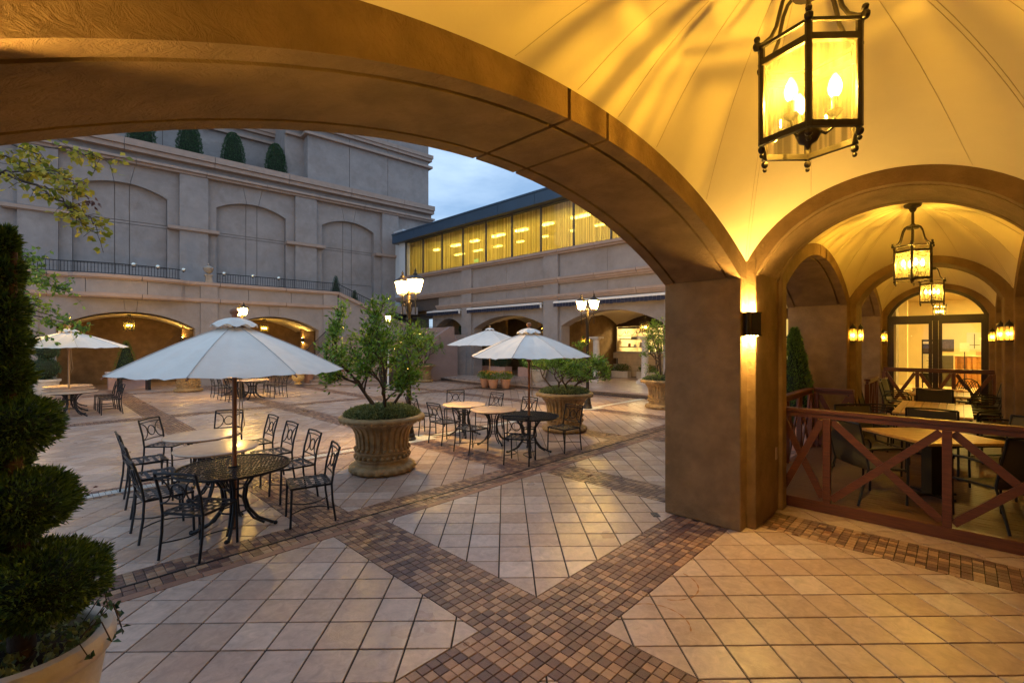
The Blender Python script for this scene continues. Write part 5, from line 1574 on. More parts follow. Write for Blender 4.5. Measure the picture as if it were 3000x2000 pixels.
def ground_cover(loc, r, h, n, label):
    t = empty('ground_cover', loc, 0, label, 'plant', 'low leafy cover in the stone planters')
    q = np.sqrt(rng.random(n)); a = rng.random(n)*2*PI
    z = h*np.sqrt(np.clip(1-(q*.97)**2, 0, 1))**.8+rng.normal(size=n)*.012
    P = np.stack([r*q*np.cos(a), r*q*np.sin(a), z], 1)
    D = np.stack([np.cos(a)*q*.8, np.sin(a)*q*.8, np.full(n, .8)], 1)+rng.normal(size=(n, 3))*.55
    leaves('leaf_mass', P, D, .036*(.6+.9*rng.random(n)), .021, M['leaf_low'], t)
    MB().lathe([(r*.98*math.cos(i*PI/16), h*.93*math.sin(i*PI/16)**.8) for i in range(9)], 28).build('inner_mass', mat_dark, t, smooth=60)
    return t
ground_cover((4.04, 6.93, CZ+.86), .61, .20, 9000, 'dome of small grey-green leaves in the nearest stone planter')
ground_cover((8.93, 6.88, CZ+.86), .60, .19, 5000, 'dome of small leaves in the planter behind the second parasol table')
ground_cover((14.2, 6.95, CZ+.86), .60, .19, 3000, 'dome of small leaves in the planter by the near pillar')
ground_cover((14.7, 21.0, CZ+.86), .60, .12, 900, 'low leaves in the far planter beside the shop arcade')
ground_cover((4.65, 24.2, CZ+.86), .60, .12, 700, 'low leaves in the planter before the arched walk')
potted_tree((4.04, 6.93, CZ+1.02), 'leafy citrus tree with crooked stems in the nearest stone planter', 1.70, 14, 4900, 1.08, leaf=(.08, .032))
potted_tree((8.93, 6.88, CZ+1.0), 'spreading low citrus tree in the planter behind the second parasol table', 1.05, 12, 4200, 1.25)
potted_tree((14.2, 6.95, CZ+1.0), 'tall thin citrus tree partly hidden by the near pillar', 1.85, 21, 2400, .85)
potted_tree((14.7, 21.0, CZ+.95), 'airy citrus tree in the far planter beside the shop arcade', 2.3, 33, 2600, 1.25, leaf=(.10, .04))
fr_ = empty('citrus_fruit', (3.62, 7.22, 1.62), 0, 'green citrus fruit hanging in the tree of the nearest planter', 'fruit')
MB().ball((0, 0, 0), .042, 12, 8).build('fruit', surf('green_fruit', (.05, .11, .03), .4, .2, 30, .2, 90), fr_, smooth=80)
MB().tube([(0, 0, .04), (.02, -.01, .12)], .004, 5).build('stalk', M['bark'], fr_)

# ------------------------------------------------------------------ street lamps
def build_street_lamp(power):
    t = empty('street_lamp', (0, 0, 0))
    MB().lathe([(.155, 0), (.155, .05), (.135, .07), (.135, .12), (.11, .15), (.115, .2), (.10, .24), (.085, .42), (.07, .46), (.075, .5), (.055, .54)], 16).build('base', M['lampiron'], t, smooth=40)
    MB().lathe([(.052, .53), (.05, 1.6), (.045, 2.95), (.055, 2.97), (.055, 3.0), (.042, 3.02), (.042, 3.12), (.03, 3.15)], 14).ball((0, 0, 3.19), .05, 10, 8).build('post', M['lampiron'], t, smooth=40)
    MB().bar((0, -.32, 3.05), (0, .32, 3.05), .018, .022).build('cross_arm', M['lampiron'], t)
    for s_ in (-1, 1):
        MB().tube([(0, s_*(.05+.20*q), 2.72+.30*math.sin(q*PI/2)) for q in [i/8 for i in range(9)]], .011, 6).tube([(0, s_*(.10+.065*math.sin(v)*(.4+v/9)), 2.93+.065*math.cos(v)*(.4+v/9)) for v in [.6*i for i in range(12)]], .007, 5).build('scroll_bracket', M['lampiron'], t, smooth=60)
        y = s_*.245
        MB().tube([(0, y, 2.76), (0, y, 3.16)], .013, 6).lathe([(.004, 2.72), (.014, 2.74), (.008, 2.77)], 8, (0, y, 0)).build('lantern_stem', M['lampiron'], t, smooth=60)
        cage = MB()
        b0, b1, z0, z1 = .072, .125, 3.20, 3.47
        for sx in (-1, 1):
            for sy in (-1, 1):
                cage.bar((sx*b0, y+sy*b0, z0), (sx*b1, y+sy*b1, z1), .012, .012)
                cage.bar((sx*b0, y+sy*b0, z0), (0, y, z0-.07), .008, .008)
        for b_, z_ in ((b0, z0), (b1, z1)):
            for sx, sy, ex, ey in ((-1, -1, 1, -1), (1, -1, 1, 1), (1, 1, -1, 1), (-1, 1, -1, -1)):
                cage.bar((sx*b_, y+sy*b_, z_), (ex*b_, y+ey*b_, z_), .015, .015)
        cage.build('lantern_cage', M['lampiron'], t)
        rf = MB().add([(-.145, y-.145, z1+.01), (.145, y-.145, z1+.01), (.145, y+.145, z1+.01), (-.145, y+.145, z1+.01), (-.05, y-.05, z1+.09), (.05, y-.05, z1+.09), (.05, y+.05, z1+.09), (-.05, y+.05, z1+.09)], [(3, 2, 1, 0), (4, 5, 6, 7), (0, 1, 5, 4), (1, 2, 6, 5), (2, 3, 7, 6), (3, 0, 4, 7)])
        rf.lathe([(.05, z1+.09), (.055, z1+.12), (.03, z1+.14), (.02, z1+.17), (.03, z1+.19), (.008, z1+.22), (.003, z1+.25)], 10, (0, y, 0))
        rf.build('lantern_roof', M['lampiron'], t, smooth=40)
        for sx, sy, ex, ey in ((-1, -1, 1, -1), (1, -1, 1, 1), (1, 1, -1, 1), (-1, 1, -1, -1)):
            MB().add([(sx*b0*.95, y+sy*b0*.95, z0+.01), (ex*b0*.95, y+ey*b0*.95, z0+.01), (ex*b1*.95, y+ey*b1*.95, z1-.01), (sx*b1*.95, y+sy*b1*.95, z1-.01)], [(0, 1, 2, 3)]).build('pane', M['frost_pane'], t)
        MB().ball((0, y, 3.33), .045, 10, 8, (1, 1, 1.4)).build('bulb', bulb_mat(power/(4*PI*.05**2)/PI, WARM2), t, smooth=80)
    return t
lamp0 = build_street_lamp(850)
LAMPS = [
    (5.65, 8.60, 'two-armed street lamp rising behind the nearest stone planter'),
    (12.4, 8.62, 'two-armed street lamp between the second parasol and the near pillar'),
    (5.65, 20.3, 'two-armed street lamp whose lights show above the white parasol at left'),
    (-.25, 20.6, 'two-armed street lamp behind the trees at the left edge'),
]
for i, (x_, y_, lab) in enumerate(LAMPS):
    o = lamp0 if i == 0 else copy_tree(lamp0)
    o.location = (x_, y_, CZ)
    tag(o, lab, 'street lamp', 'two-armed street lamps in the courtyard')
for k, (x_, y_) in enumerate(((5.65, 8.60), (12.4, 8.62))):
    tag(MB().cbox((x_+.15, y_, CZ+.001), .75, .62, .012).build('lamp_pad', M['mosaic']), ('pale stone pad under the street lamp by the nearest planter', 'pale stone pad under the street lamp near the pillar')[k], 'paving slab')
sl_ = empty('stair_lamp', (11.9, 19.9, CZ), 0, 'single slim lamp post shining through the tree beside the stair', 'street lamp')
MB().lathe([(.09, 0), (.09, .1), (.04, .14), (.035, 3.1)], 10).build('post', M['grey_metal'], sl_)
MB().lathe([(.05, 3.08), (.12, 3.12), (.03, 3.16)], 12).lathe([(.14, 3.42), (.10, 3.48), (.01, 3.52)], 12).build('lamp_cap', M['lampiron'], sl_)
MB().lathe([(.10, 3.16), (.13, 3.42)], 12, cap=False).build('glass_shade', M['frost_pane'], sl_)
MB().ball((0, 0, 3.29), .06, 10, 8).build('bulb', bulb_mat(200/(4*PI*.06**2)/PI, WARM2), sl_)

lantern('shop_lantern', (21.0, 17.6, 2.62), 'amber lantern hanging in the middle shop arch above the parasol', 70, 1.3, 3.55, 'lanterns in the shop arcade', bulbs=3)
lantern('shop_lantern', (21.0, 11.2, 2.55), 'amber lantern hanging in the shop arch before the lit kitchen', 70, 1.3, 3.55, 'lanterns in the shop arcade', bulbs=3)
turn(lantern('walk_lantern', (3.0, 28.6, 2.62), 'amber lantern hanging in the left arch of the low walk', 55, 1.25, 3.40, 'lanterns in the arched walk', bulbs=3), 6, 27)
turn(lantern('walk_lantern', (8.95, 28.8, 2.62), 'amber lantern hanging in the right arch of the low walk', 55, 1.25, 3.40, 'lanterns in the arched walk', bulbs=3), 6, 27)
turn(updown_sconce((5.10, 28.86, 2.15), PI, 'small up and down wall light on the left inner pier of the low walk', 14), 6, 27)
turn(updown_sconce((11.04, 28.86, 2.15), PI, 'small up and down wall light on the right inner pier of the low walk', 14), 6, 27)
sconce((21.48, 15.2, 1.95), PI, 'small amber lantern on the shop arcade pier, left of two', 6, 1.2)
sconce((21.48, 14.85, 1.95), PI, 'small amber lantern on the shop arcade pier, right of two', 6, 1.2)
# ------------------------------------------------------------------ parasols
def parasol(loc, label, R0, zr, za, pole_mat, rz, rope=True, post=None):
    t = empty('parasol', loc, rz, label, 'parasol', 'white canvas parasols')
    MB().tube([(0, 0, 0), (0, 0, za-.03)], .024, 10).build('pole', pole_mat, t, smooth=60)
    n = 8
    def edge(k, u):
        a = 2*PI*k/n
        return Vector((R0*math.cos(a)*u, R0*math.sin(a)*u, za-.10+(zr-za+.10)*u+.03*math.sin(PI*u)))
    for k in range(n):
        V = []; F = []
        nu, nw = 14, 15
        for i in range(nu):
            u = .10+.90*i/(nu-1)
            A, B = edge(k, u), edge(k+1, u)
            for j in range(nw):
                w = j/(nw-1)
                p = A.lerp(B, w)
                p.z -= .035*u*math.sin(PI*w)
                if i == nu-1: p = p*1.0; p.x *= 1-.03*math.sin(PI*w); p.y *= 1-.03*math.sin(PI*w); p.z += .012*math.sin(PI*w)
                p.z += (.008*math.sin(w*17+k*3+u*5)+.006*math.sin(w*31-u*9+k))*u*math.sin(PI*w)+.010*math.sin(u*11+k*2)*w*(1-w)*u
                V.append(p)
        for i in range(nu-1):
            for j in range(nw-1):
                q = i*nw+j; F.append((q, q+1, q+nw+1, q+nw))
        MB().add(V, F).build('canopy_panel', M['canvas'], t, smooth=40)
        A0, A1 = edge(k, .06), edge(k, 1.01)
        off = Vector((0, 0, -.018))
        MB().tube([A0+off, edge(k, .35)+off, edge(k, .7)+off, A1+off], .010, 5).build('rib', pole_mat, t)
        MB().tube([edge(k, q_)+Vector((0, 0, .004)) for q_ in (.11, .3, .5, .7, .9, 1.0)], .006, 4).build('seam', M['canvas_seam'], t)
        MB().tube([Vector((0, 0, za-.62)), edge(k, .52)+Vector((0, 0, -.03))], .008, 5).build('strut', pole_mat, t)
    MB().lathe([(.035, za-.68), (.05, za-.66), (.05, za-.58), (.035, za-.56)], 12).build('hub', pole_mat, t)
    V = []; F = []
    m = 48
    for i, (r, z) in enumerate(((.03, -.03), (.10, -.045), (.17, -.075), (.235, -.125))):
        for k in range(m):
            a = 2*PI*k/m
            V.append((r*math.cos(a), r*math.sin(a), za+z+(.018*math.cos(8*a)*(i/3)**2)))
    for i in range(3):
        for k in range(m): F.append((i*m+k, i*m+(k+1) % m, (i+1)*m+(k+1) % m, (i+1)*m+k))
    MB().add(V, F).build('vent_cap', M['canvas'], t, smooth=60)
    MB().lathe([(.028, za-.04), (.03, za+.0), (.05, za+.02), (.05, za+.05), (.02, za+.08)], 12).build('finial', pole_mat, t, smooth=50)
    if rope:
        MB().tube([(.05, -.03, za-.62), (.06, -.04, za-.95), (.085, -.05, za-1.25), (.05, -.05, za-1.36), (.03, -.04, za-1.22), (.04, -.035, za-.95), (.04, -.03, za-.62)], .005, 5).build('cord', M['rope'], t)
    return t
parasol((1.573, 5.92, CZ), 'white parasol with brown pole over the nearest dark lattice table', 1.17, 1.80, 2.43, M['pole'], R_(12))
parasol((6.62, 5.96, CZ), 'white parasol with brown pole over the middle group of tables', 1.18, 1.86, 2.43, M['pole'], R_(28))
parasol((.70, 19.4, CZ), 'white parasol with pale pole at the left, before the low arched walk', 1.42, 1.99, 2.58, M['palewood'], R_(5))
parasol((14.9, 15.9, CZ), 'white parasol with pale pole behind the flower pots, before the shop arcade', 2.05, 2.02, 2.86, M['palewood'], R_(20), False)

# ------------------------------------------------------------------ tables
def build_table(r, dark):
    t = empty('garden_table', (0, 0, 0))
    z = .72
    if dark:
        MB().tube([(r*math.cos(a), r*math.sin(a), z-.012) for a in [2*PI*k/64 for k in range(64)]], .016, 6, True).build('rim', M['iron'], t, smooth=60)
        la = MB()
        N_ = 22
        for k in range(-N_//2+1, N_//2):
            o_ = k*2*r/N_; hl = math.sqrt(max(r*r-o_*o_, 0))
            la.bar((o_, -hl, z-.010), (o_, hl, z-.010), .010, .008)
            la.bar((-hl, o_, z-.011), (hl, o_, z-.011), .008, .008)
        st = 2*r/N_
        for i in range(-N_//2, N_//2):
            for j in range(-N_//2, N_//2):
                x_, y_ = (i+.5)*st, (j+.5)*st
                if math.hypot(x_, y_) < r-.03:
                    q = st*.34
                    la.add([(x_-q, y_, z-.006), (x_, y_-q, z-.006), (x_+q, y_, z-.006), (x_, y_+q, z-.006), (x_, y_, z+.001)], [(0, 1, 4), (1, 2, 4), (2, 3, 4), (3, 0, 4), (3, 2, 1, 0)])
        tag(la.build('lattice_top', M['iron'], t), kind='stuff')
        MB().lathe([(.035, z-.02), (.06, z-.02), (.06, z+.004), (.035, z+.004)], 16, cap=False).build('centre_ring', M['iron'], t)
    else:
        MB().lathe([(r-.06, z-.035), (r-.02, z-.034), (r, z-.022), (r+.003, z-.012), (r-.006, z-.003), (r-.03, z)], 56).build('table_top', M['cream_top'], t, smooth=45)
        MB().tube([(r*.72*math.cos(a), r*.72*math.sin(a), z-.05) for a in [2*PI*k/32 for k in range(32)]], .014, 5, True).build('support_ring', M['iron'], t)
    for k in range(4):
        a = PI/2*k+PI/4; ca, sa = math.cos(a), math.sin(a)
        prof = [(r*.55, z-.05), (r*.36, z-.12), (r*.22, z-.24), (r*.19, z-.38), (r*.25, z-.50), (r*.42, z-.62), (r*.66, z-.69), (r*.74, z-.705)]
        for w in (-.016, .016):
            pass
        MB().tube([(q*ca-sa*.016, q*sa+ca*.016, h) for q, h in prof], .017, 6).tube([(q*.82*ca+sa*.016, q*.82*sa-ca*.016, h+.01) for q, h in prof[:-1]], .013, 6).build('leg', M['iron'], t, smooth=60)
        MB().ball((r*.74*ca, r*.74*sa, .018), .024, 8, 6).build('foot', M['iron'], t)
    for zz, rr in ((z-.24, .20), (z-.50, .24)):
        MB().tube([(r*rr*math.cos(q), r*rr*math.sin(q), zz) for q in [2*PI*i/20 for i in range(20)]], .010, 5, True).build('leg_ring', M['iron'], t)
    return t
tb_d = build_table(.565, True); tb_c = build_table(.49, False); tb_b = build_table(.60, False)
TAB = [
    (tb_d, 1.573, 5.92, 20, 'round dark lattice table under the nearest parasol'),
    (tb_c, 1.69, 7.15, 5, 'round cream stone table just behind the nearest dark lattice table'),
    (tb_c, 1.76, 8.30, 15, 'round cream stone table at the back of the nearest table group'),
    (tb_d, 6.62, 5.96, 0, 'round dark lattice table under the middle parasol'),
    (tb_c, 6.74, 7.08, 30, 'round cream stone table in the middle of the second table group'),
    (tb_c, 6.83, 8.15, 10, 'round cream stone table at the back of the second table group'),
    (tb_b, .71, 18.4, 0, 'round pale table in front of three under the left parasol'),
    (tb_b, .72, 19.75, 20, 'round pale table in the middle of three under the left parasol'),
    (tb_b, .74, 21.0, 40, 'round pale table at the back of three under the left parasol'),
    (tb_b, 5.75, 19.4, 10, 'round pale table by the far street lamp, nearer of two'),
    (tb_b, 5.85, 21.6, 30, 'round pale table by the far street lamp, farther of two'),
]
seen = set()
for src, x_, y_, a, lab in TAB:
    o = src if id(src) not in seen else copy_tree(src)
    seen.add(id(src))
    o.location = (x_, y_, CZ); o.rotation_euler.z = R_(a)
    tag(o, lab, 'table', 'round garden tables')

# ------------------------------------------------------------------ wrought iron chairs
def build_chair():
    t = empty('garden_chair', (0, 0, 0))
    hw_, sd = .225, .22
    for s_ in (-1, 1):
        y = s_*hw_
        MB().tube([(-.27, y, 0), (-.235, y, .25), (-.225, y, .44), (-.25, y, .62), (-.315, y, .86)], .0135, 6).build('back_post', M['iron'], t, smooth=60)
        MB().tube([(.22, y, 0), (.205, y, .44)], .0135, 6).build('front_leg', M['iron'], t, smooth=60)
        MB().tube([(-.255+.47*q/8, s_*(hw_-.16*math.sin(PI*q/8)), .16) for q in range(9)], .0075, 5).build('stretcher', M['iron'], t, smooth=60)
    bx = lambda z: -.225-(z-.44)*.21-.02*max(0, (z-.62))
    MB().tube([(bx(.86), -hw_, .86), (bx(.87)-.008, 0, .868), (bx(.86), hw_, .86)], .012, 6).build('top_rail', M['iron'], t, smooth=60)
    MB().tube([(bx(.815), -hw_, .815), (bx(.82)-.006, 0, .82), (bx(.815), hw_, .815)], .008, 5).build('second_rail', M['iron'], t, smooth=60)
    MB().tube([(bx(.545), -hw_, .545), (bx(.55), 0, .555), (bx(.545), hw_, .545)], .009, 5).build('lower_rail', M['iron'], t, smooth=60)
    MB().tube([(bx(.68+.075*math.sin(a)), .075*math.cos(a), .68+.075*math.sin(a)) for a in [2*PI*k/20 for k in range(20)]], .009, 5, True).build('back_ring', M['iron'], t, smooth=60)
    for s_ in (-1, 1):
        MB().tube([(bx(.68+.13*math.sin(a)), s_*(hw_-.137*math.cos(a)), .68+.13*math.sin(a)) for a in [-PI/2+PI*k/14 for k in range(15)]], .008, 5).build('back_arc', M['iron'], t, smooth=60)
    z = .445
    MB().bar((-.23, -hw_, z), (.22, -hw_, z), .016, .022).bar((-.23, hw_, z), (.22, hw_, z), .016, .022).bar((-.225, -hw_, z), (-.225, hw_, z), .016, .022).bar((.215, -hw_, z), (.215, hw_, z), .016, .022).build('seat_frame', M['iron'], t)
    for k in range(5):
        y = -.17+.085*k
        pts = []
        V = []; F = []
        for q in range(11):
            x_ = -.225+.44*q/10
            h = z+.012+.004*math.sin(q*PI+k*PI) + (.005 if (q+k) % 2 else 0)
            V += [(x_, y-.021, h), (x_, y+.021, h)]
        for q in range(10): F.append((2*q, 2*q+2, 2*q+3, 2*q+1))
        MB().add(V, F).build('strap', M['strap'], t)
    for k in range(5):
        x_ = -.175+.088*k
        V = []; F = []
        for q in range(11):
            y = -hw_+2*hw_*q/10
            h = z+.014+(.005 if (q+k) % 2 == 0 else -.002)
            V += [(x_-.021, y, h), (x_+.021, y, h)]
        for q in range(10): F.append((2*q, 2*q+1, 2*q+3, 2*q+2))
        MB().add(V, F).build('strap', M['strap'], t)
    return t
ch0 = build_chair()
G1 = 'nearest group of iron chairs'; G2 = 'middle group of iron chairs'; G3 = 'far groups of iron chairs'
CH = [
    (1.18, 5.56, 35, 'iron chair nearest the camera, its ringed back towards us, at the dark lattice table', G1),
    (1.01, 6.39, 2, 'iron chair in the left row of the nearest group, first behind the front chair', G1),
    (1.06, 7.35, 0, 'iron chair in the middle of the left row of the nearest group', G1),
    (1.10, 8.34, 0, 'iron chair at the far end of the left row of the nearest group', G1),
    (1.53, 9.40, -44, 'iron chair facing us at the back left corner of the nearest group', G1),
    (2.35, 9.51, -122, 'iron chair at the back of the nearest group, its back partly behind the parasol pole', G1),
    (2.54, 8.50, 180, 'iron chair in the right row of the nearest group, farthest back', G1),
    (2.50, 7.55, 180, 'iron chair in the right row of the nearest group, second from the back', G1),
    (2.45, 6.59, 178, 'iron chair in the right row of the nearest group, second from the front', G1),
    (2.28, 5.62, 166, 'iron chair at the right front of the nearest group, seen from its side', G1),
    (6.27, 8.98, 0, 'iron chair at the far left of the middle group, beside the lamp post', G2),
    (6.06, 7.85, 0, 'iron chair second from the left in the front row of the middle group', G2),
    (5.95, 6.86, 0, 'iron chair third in the front row of the middle group', G2),
    (5.99, 5.60, 28, 'iron chair nearest us in the middle group, its back towards us', G2),
    (7.27, 5.62, 175, 'iron chair at the right of the middle group, in front of the stone planter', G2),
    (7.53, 9.37, -135, 'iron chair at the back left of the middle group, facing us', G2),
    (7.76, 8.34, 180, 'iron chair in the middle of the back row of the middle group', G2),
    (7.62, 7.10, 180, 'iron chair at the back of the middle group, behind the parasol pole', G2),
    (1.55, 18.2, 180, 'iron chair on the right of the left parasol tables, nearest of three', G3),
    (1.55, 18.95, 180, 'iron chair on the right of the left parasol tables, middle of three', G3),
    (1.52, 19.7, 180, 'iron chair on the right of the left parasol tables, farthest of three', G3),
    (5.05, 18.9, 0, 'iron chair left of the tables by the far lamp, nearest of three', G3),
    (5.02, 19.8, 0, 'iron chair left of the tables by the far lamp, middle of three', G3),
    (5.05, 20.9, 0, 'iron chair left of the tables by the far lamp, farthest of three', G3),
    (6.55, 19.0, 180, 'iron chair right of the tables by the far lamp, nearest of three', G3),
    (6.62, 20.0, 180, 'iron chair right of the tables by the far lamp, middle of three', G3),
    (6.60, 21.2, 180, 'iron chair right of the tables by the far lamp, farthest of three', G3),
]
for i, (x_, y_, a, lab, g) in enumerate(CH):
    o = ch0 if i == 0 else copy_tree(ch0)
    o.location = (x_, y_, CZ); o.rotation_euler.z = R_(a)
    tag(o, lab, 'chair', g)

# ------------------------------------------------------------------ pots and plants
def round_pot(loc, r, h, mat, label, group=None, name='plant_pot', band=True):
    t = empty(name, loc, 0, label, 'pot', group)
    MB().lathe([(r*.58, 0), (r*.62, h*.03), (r*.80, h*.45), (r*.90, h*.82), (r*.92, h*.86)], 28, cap=False).lathe([(.01, 0.001), (r*.58, .001)], 20, cap=False).build('bowl', mat, t, smooth=40)
    MB().lathe([(r*.9, h*.86), (r*1.0, h*.88), (r*1.02, h*.94), (r*1.0, h), (r*.88, h), (r*.84, h*.9)], 28, cap=False).build('rim', mat, t, smooth=40)
    if band: MB().tube([(r*.82*math.cos(q), r*.82*math.sin(q), h*.52) for q in [2*PI*i/28 for i in range(28)]], h*.022, 5, True).build('band', mat, t, smooth=60)
    MB().lathe([(.01, h*.9), (r*.85, h*.9)], 20, cap=False).build('soil', M['soil'], t)
    return t
def box_planter(loc, lx, ly, h, mat, label, rz=0, group=None):
    t = empty('box_planter', loc, rz, label, 'planter', group)
    MB().box(-lx/2, lx/2, -ly/2, -ly/2+.03, 0, h).box(-lx/2, lx/2, ly/2-.03, ly/2, 0, h).box(-lx/2, -lx/2+.03, -ly/2+.03, ly/2-.03, 0.001, h-.001).box(lx/2-.03, lx/2, -ly/2+.03, ly/2-.03, 0.001, h-.001).build('sides', mat, t)
    MB().box(-lx/2+.03, lx/2-.03, -ly/2+.03, ly/2-.03, .01, h*.9).build('soil', M['soil'], t)
    MB().box(-lx/2-.008, lx/2+.008, -ly/2-.008, -ly/2, h-.06, h+.002).build('lip', mat, t)
    return t
def shrub(loc, rx, ry, h, n, mat, label, leaf=(.07, .03), name='shrub', group=None, stem=False):
    t = empty(name, loc, 0, label, 'shrub', group)
    P = []; 
    v = norm(rng.normal(size=(n, 3))); rad = rng.random((n, 1))**.35
    P = v*rad*np.array([rx, ry, h/2])*(1+.12*np.sin(v[:, :1]*7+v[:, 1:2]*5))+np.array([0, 0, h/2])
    D = v+rng.normal(size=(n, 3))*.6+np.array([0, 0, .4])
    leaves('leaf_mass', P, D, leaf[0]*(.6+.8*rng.random(n)), leaf[1], mat, t)
    m = MB()
    for k in range(5):
        a = k*1.26
        m.tube([(.02*math.cos(a), .02*math.sin(a), -.08), (rx*.35*math.cos(a), ry*.35*math.sin(a), h*.4), (rx*.6*math.cos(a), ry*.6*math.sin(a), h*.75)], [.012, .009, .004], 5)
    m.build('stems', M['bark'], t)
    return t
def spiral(loc, h, r, n, mat, label, turns=2.6, leaf=(.045, .018), name='spiral_topiary'):
    t = empty(name, loc, random.uniform(0, 6), label, 'topiary')
    u = rng.random(n)
    ang = u*turns*2*PI
    big = r*(1-u*.82); tub = big*.55
    a2 = rng.random(n)*2*PI; b2 = np.arccos(1-2*rng.random(n))
    v = np.stack([np.sin(b2)*np.cos(a2), np.sin(b2)*np.sin(a2), np.cos(b2)*.8], 1)
    cc = np.stack([big*.5*np.cos(ang), big*.5*np.sin(ang), .04*h+u*h*.94], 1)
    P = cc+v*tub[:, None]
    leaves('crown', P, v+rng.normal(size=(n, 3))*.5, leaf[0]*(.6+.8*rng.random(n)), leaf[1], mat, t)
    pts = []; rr = []
    for k in range(60):
        q = k/59
        pts.append((r*(1-q*.82)*.5*math.cos(q*turns*2*PI), r*(1-q*.82)*.5*math.sin(q*turns*2*PI), .04*h+q*h*.94)); rr.append(r*(1-q*.82)*.5)
    MB().tube(pts, rr, 8).build('inner_mass', mat_dark, t, smooth=60)
    MB().tube([(0, 0, -.1), (0, 0, h*.8)], .02, 6).build('trunk', M['bark'], t)
    return t
# shop arcade side
round_pot((19.0, 23.0, PZ), .46, .62, M['pale_pot'], 'round pale pot holding the spiral topiary at the left shop arch')
spiral((19.0, 23.0, PZ+.58), 2.5, .46, 4200, M['leaf_green'], 'tall spiral clipped topiary at the left shop arch')
box_planter((20.0, 22.1, PZ), .62, .62, .52, M['pinkbox'], 'small square pink planter box beside the shop arcade pilaster')
topiary_cone('blue_conifer', (20.0, 22.1, PZ+.46), 1.0, .28, M['leaf_blue'], 'small blue-green conifer in the square pink box', 900)
box_planter((20.0, 20.4, PZ), .6, 1.45, .52, M['pinkbox'], 'long pink planter box under the middle shop arch, left of two')
shrub((20.0, 20.3, PZ+.48), .5, .75, 1.05, 2200, M['leaf_green'], 'dark green shrub in the left long pink box')
box_planter((20.2, 18.0, PZ), .6, 1.6, .55, M['pinkbox'], 'long pink planter box under the middle shop arch, right of two')
shrub((20.2, 18.3, PZ+.5), .45, .6, 1.1, 2000, M['leaf_dark'], 'bushy green shrub in the right long pink box')
round_pot((18.0, 15.55, PZ), .47, .62, M['pale_pot'], 'round cream pot with a leafy bush beside the shop arcade pilaster')
shrub((18.0, 15.55, PZ+.56), .8, .9, 1.05, 2200, M['leaf'], 'loose leafy bush in the round cream pot', (.09, .035))
spiral((19.3, 15.2, PZ+.3), 3.0, .30, 1200, M['leaf_green'], 'slim tall spiral topiary close behind the middle parasol')
box_planter((23.5, 14.0, PZ), .42, 1.05, .36, M['whitebox'], 'low white trough of plants before the kitchen, left of two')
shrub((23.5, 14.0, PZ+.33), .22, .55, .42, 700, M['leaf_dark'], 'dark spiky plants in the left white trough')
box_planter((23.6, 12.4, PZ), .42, 1.15, .36, M['whitebox'], 'low white trough of plants before the kitchen, right of two')
shrub((23.6, 12.4, PZ+.33), .22, .6, .4, 800, M['leaf_maple'], 'green leafy plants in the right white trough')
tag(MB().cbox((14.85, 15.55, CZ+.002), 1.0, 1.75, .035).build('pot_board', M['bark']), 'low dark wooden board under the three flower pots', 'board')
for k, (x_, y_) in enumerate(((14.65, 15.95), (14.6, 15.35), (15.05, 15.0))):
    w3 = ('left', 'middle', 'right')[k]
    round_pot((x_, y_, CZ+.04), .25, .42, M['terracotta'], 'terracotta flower pot on the board, %s of three' % w3, 'terracotta pots on the board', band=False)
    sh_ = shrub((x_, y_, CZ+.40), .34, .34, .42, 900, M['leaf'], 'marigold plant in the %s terracotta pot' % w3, (.055, .025), 'flower_plant', 'marigolds in the terracotta pots')
    f = MB()
    for q in range(26):
        a = random.uniform(0, 6.28); ph = random.uniform(.1, 1.2)
        f.ball((.33*math.cos(a)*math.sin(ph+.3), .33*math.sin(a)*math.sin(ph+.3), .21+.22*math.cos(ph)), .022, 5, 4)
    tag(f.build('blossoms', M['flower'], sh_), kind='stuff')
# stair foot pots
for k, (x_, y_, z_) in enumerate(((8.75, 22.75, -.10), (9.35, 23.05, .10), (9.75, 23.45, .32), (12.2, 20.6, .35))):
    lab = ('bulging yellow urn pot with flowers at the foot of the stair', 'plain tapered clay pot just above the yellow urn on the stair', 'yellow urn pot higher on the left side of the stair', 'yellow urn pot on the right side of the stair')[k]
    if k == 1: round_pot((x_, y_, CZ+.155), .26, .44, M['terracotta'], lab, band=False)
    else:
        t = empty('urn_pot', (x_, y_, CZ+(.155, 0, .31, .47)[k]), 0, lab, 'pot', 'yellow urn pots on the stair')
        MB().lathe([(.16, 0), (.16, .04), (.10, .07), (.10, .10), (.22, .18), (.28, .30), (.27, .40), (.24, .44)], 40, fn=lambda r, z, a, j: r*(1+(.05*math.cos(a*16) if 4 <= j <= 6 else 0))).build('body', surf('yellow_urn', (.62, .40, .13), .5, .12, 9, pos=False) if k == 0 else bpy.data.materials['yellow_urn'], t, smooth=50)
        MB().lathe([(.24, .43), (.30, .45), (.30, .49), (.22, .5)], 24).build('rim', bpy.data.materials['yellow_urn'], t, smooth=40)
    shrub((x_, y_, CZ+(.62, .60, .78, .94)[k]), .32, .32, .42, 700, M['leaf_maple'], ('flowering plant in the urn at the stair foot', 'leafy plant in the clay pot on the stair', 'leafy plant in the upper left urn of the stair', 'leafy plant in the right-hand urn of the stair')[k], (.08, .035))
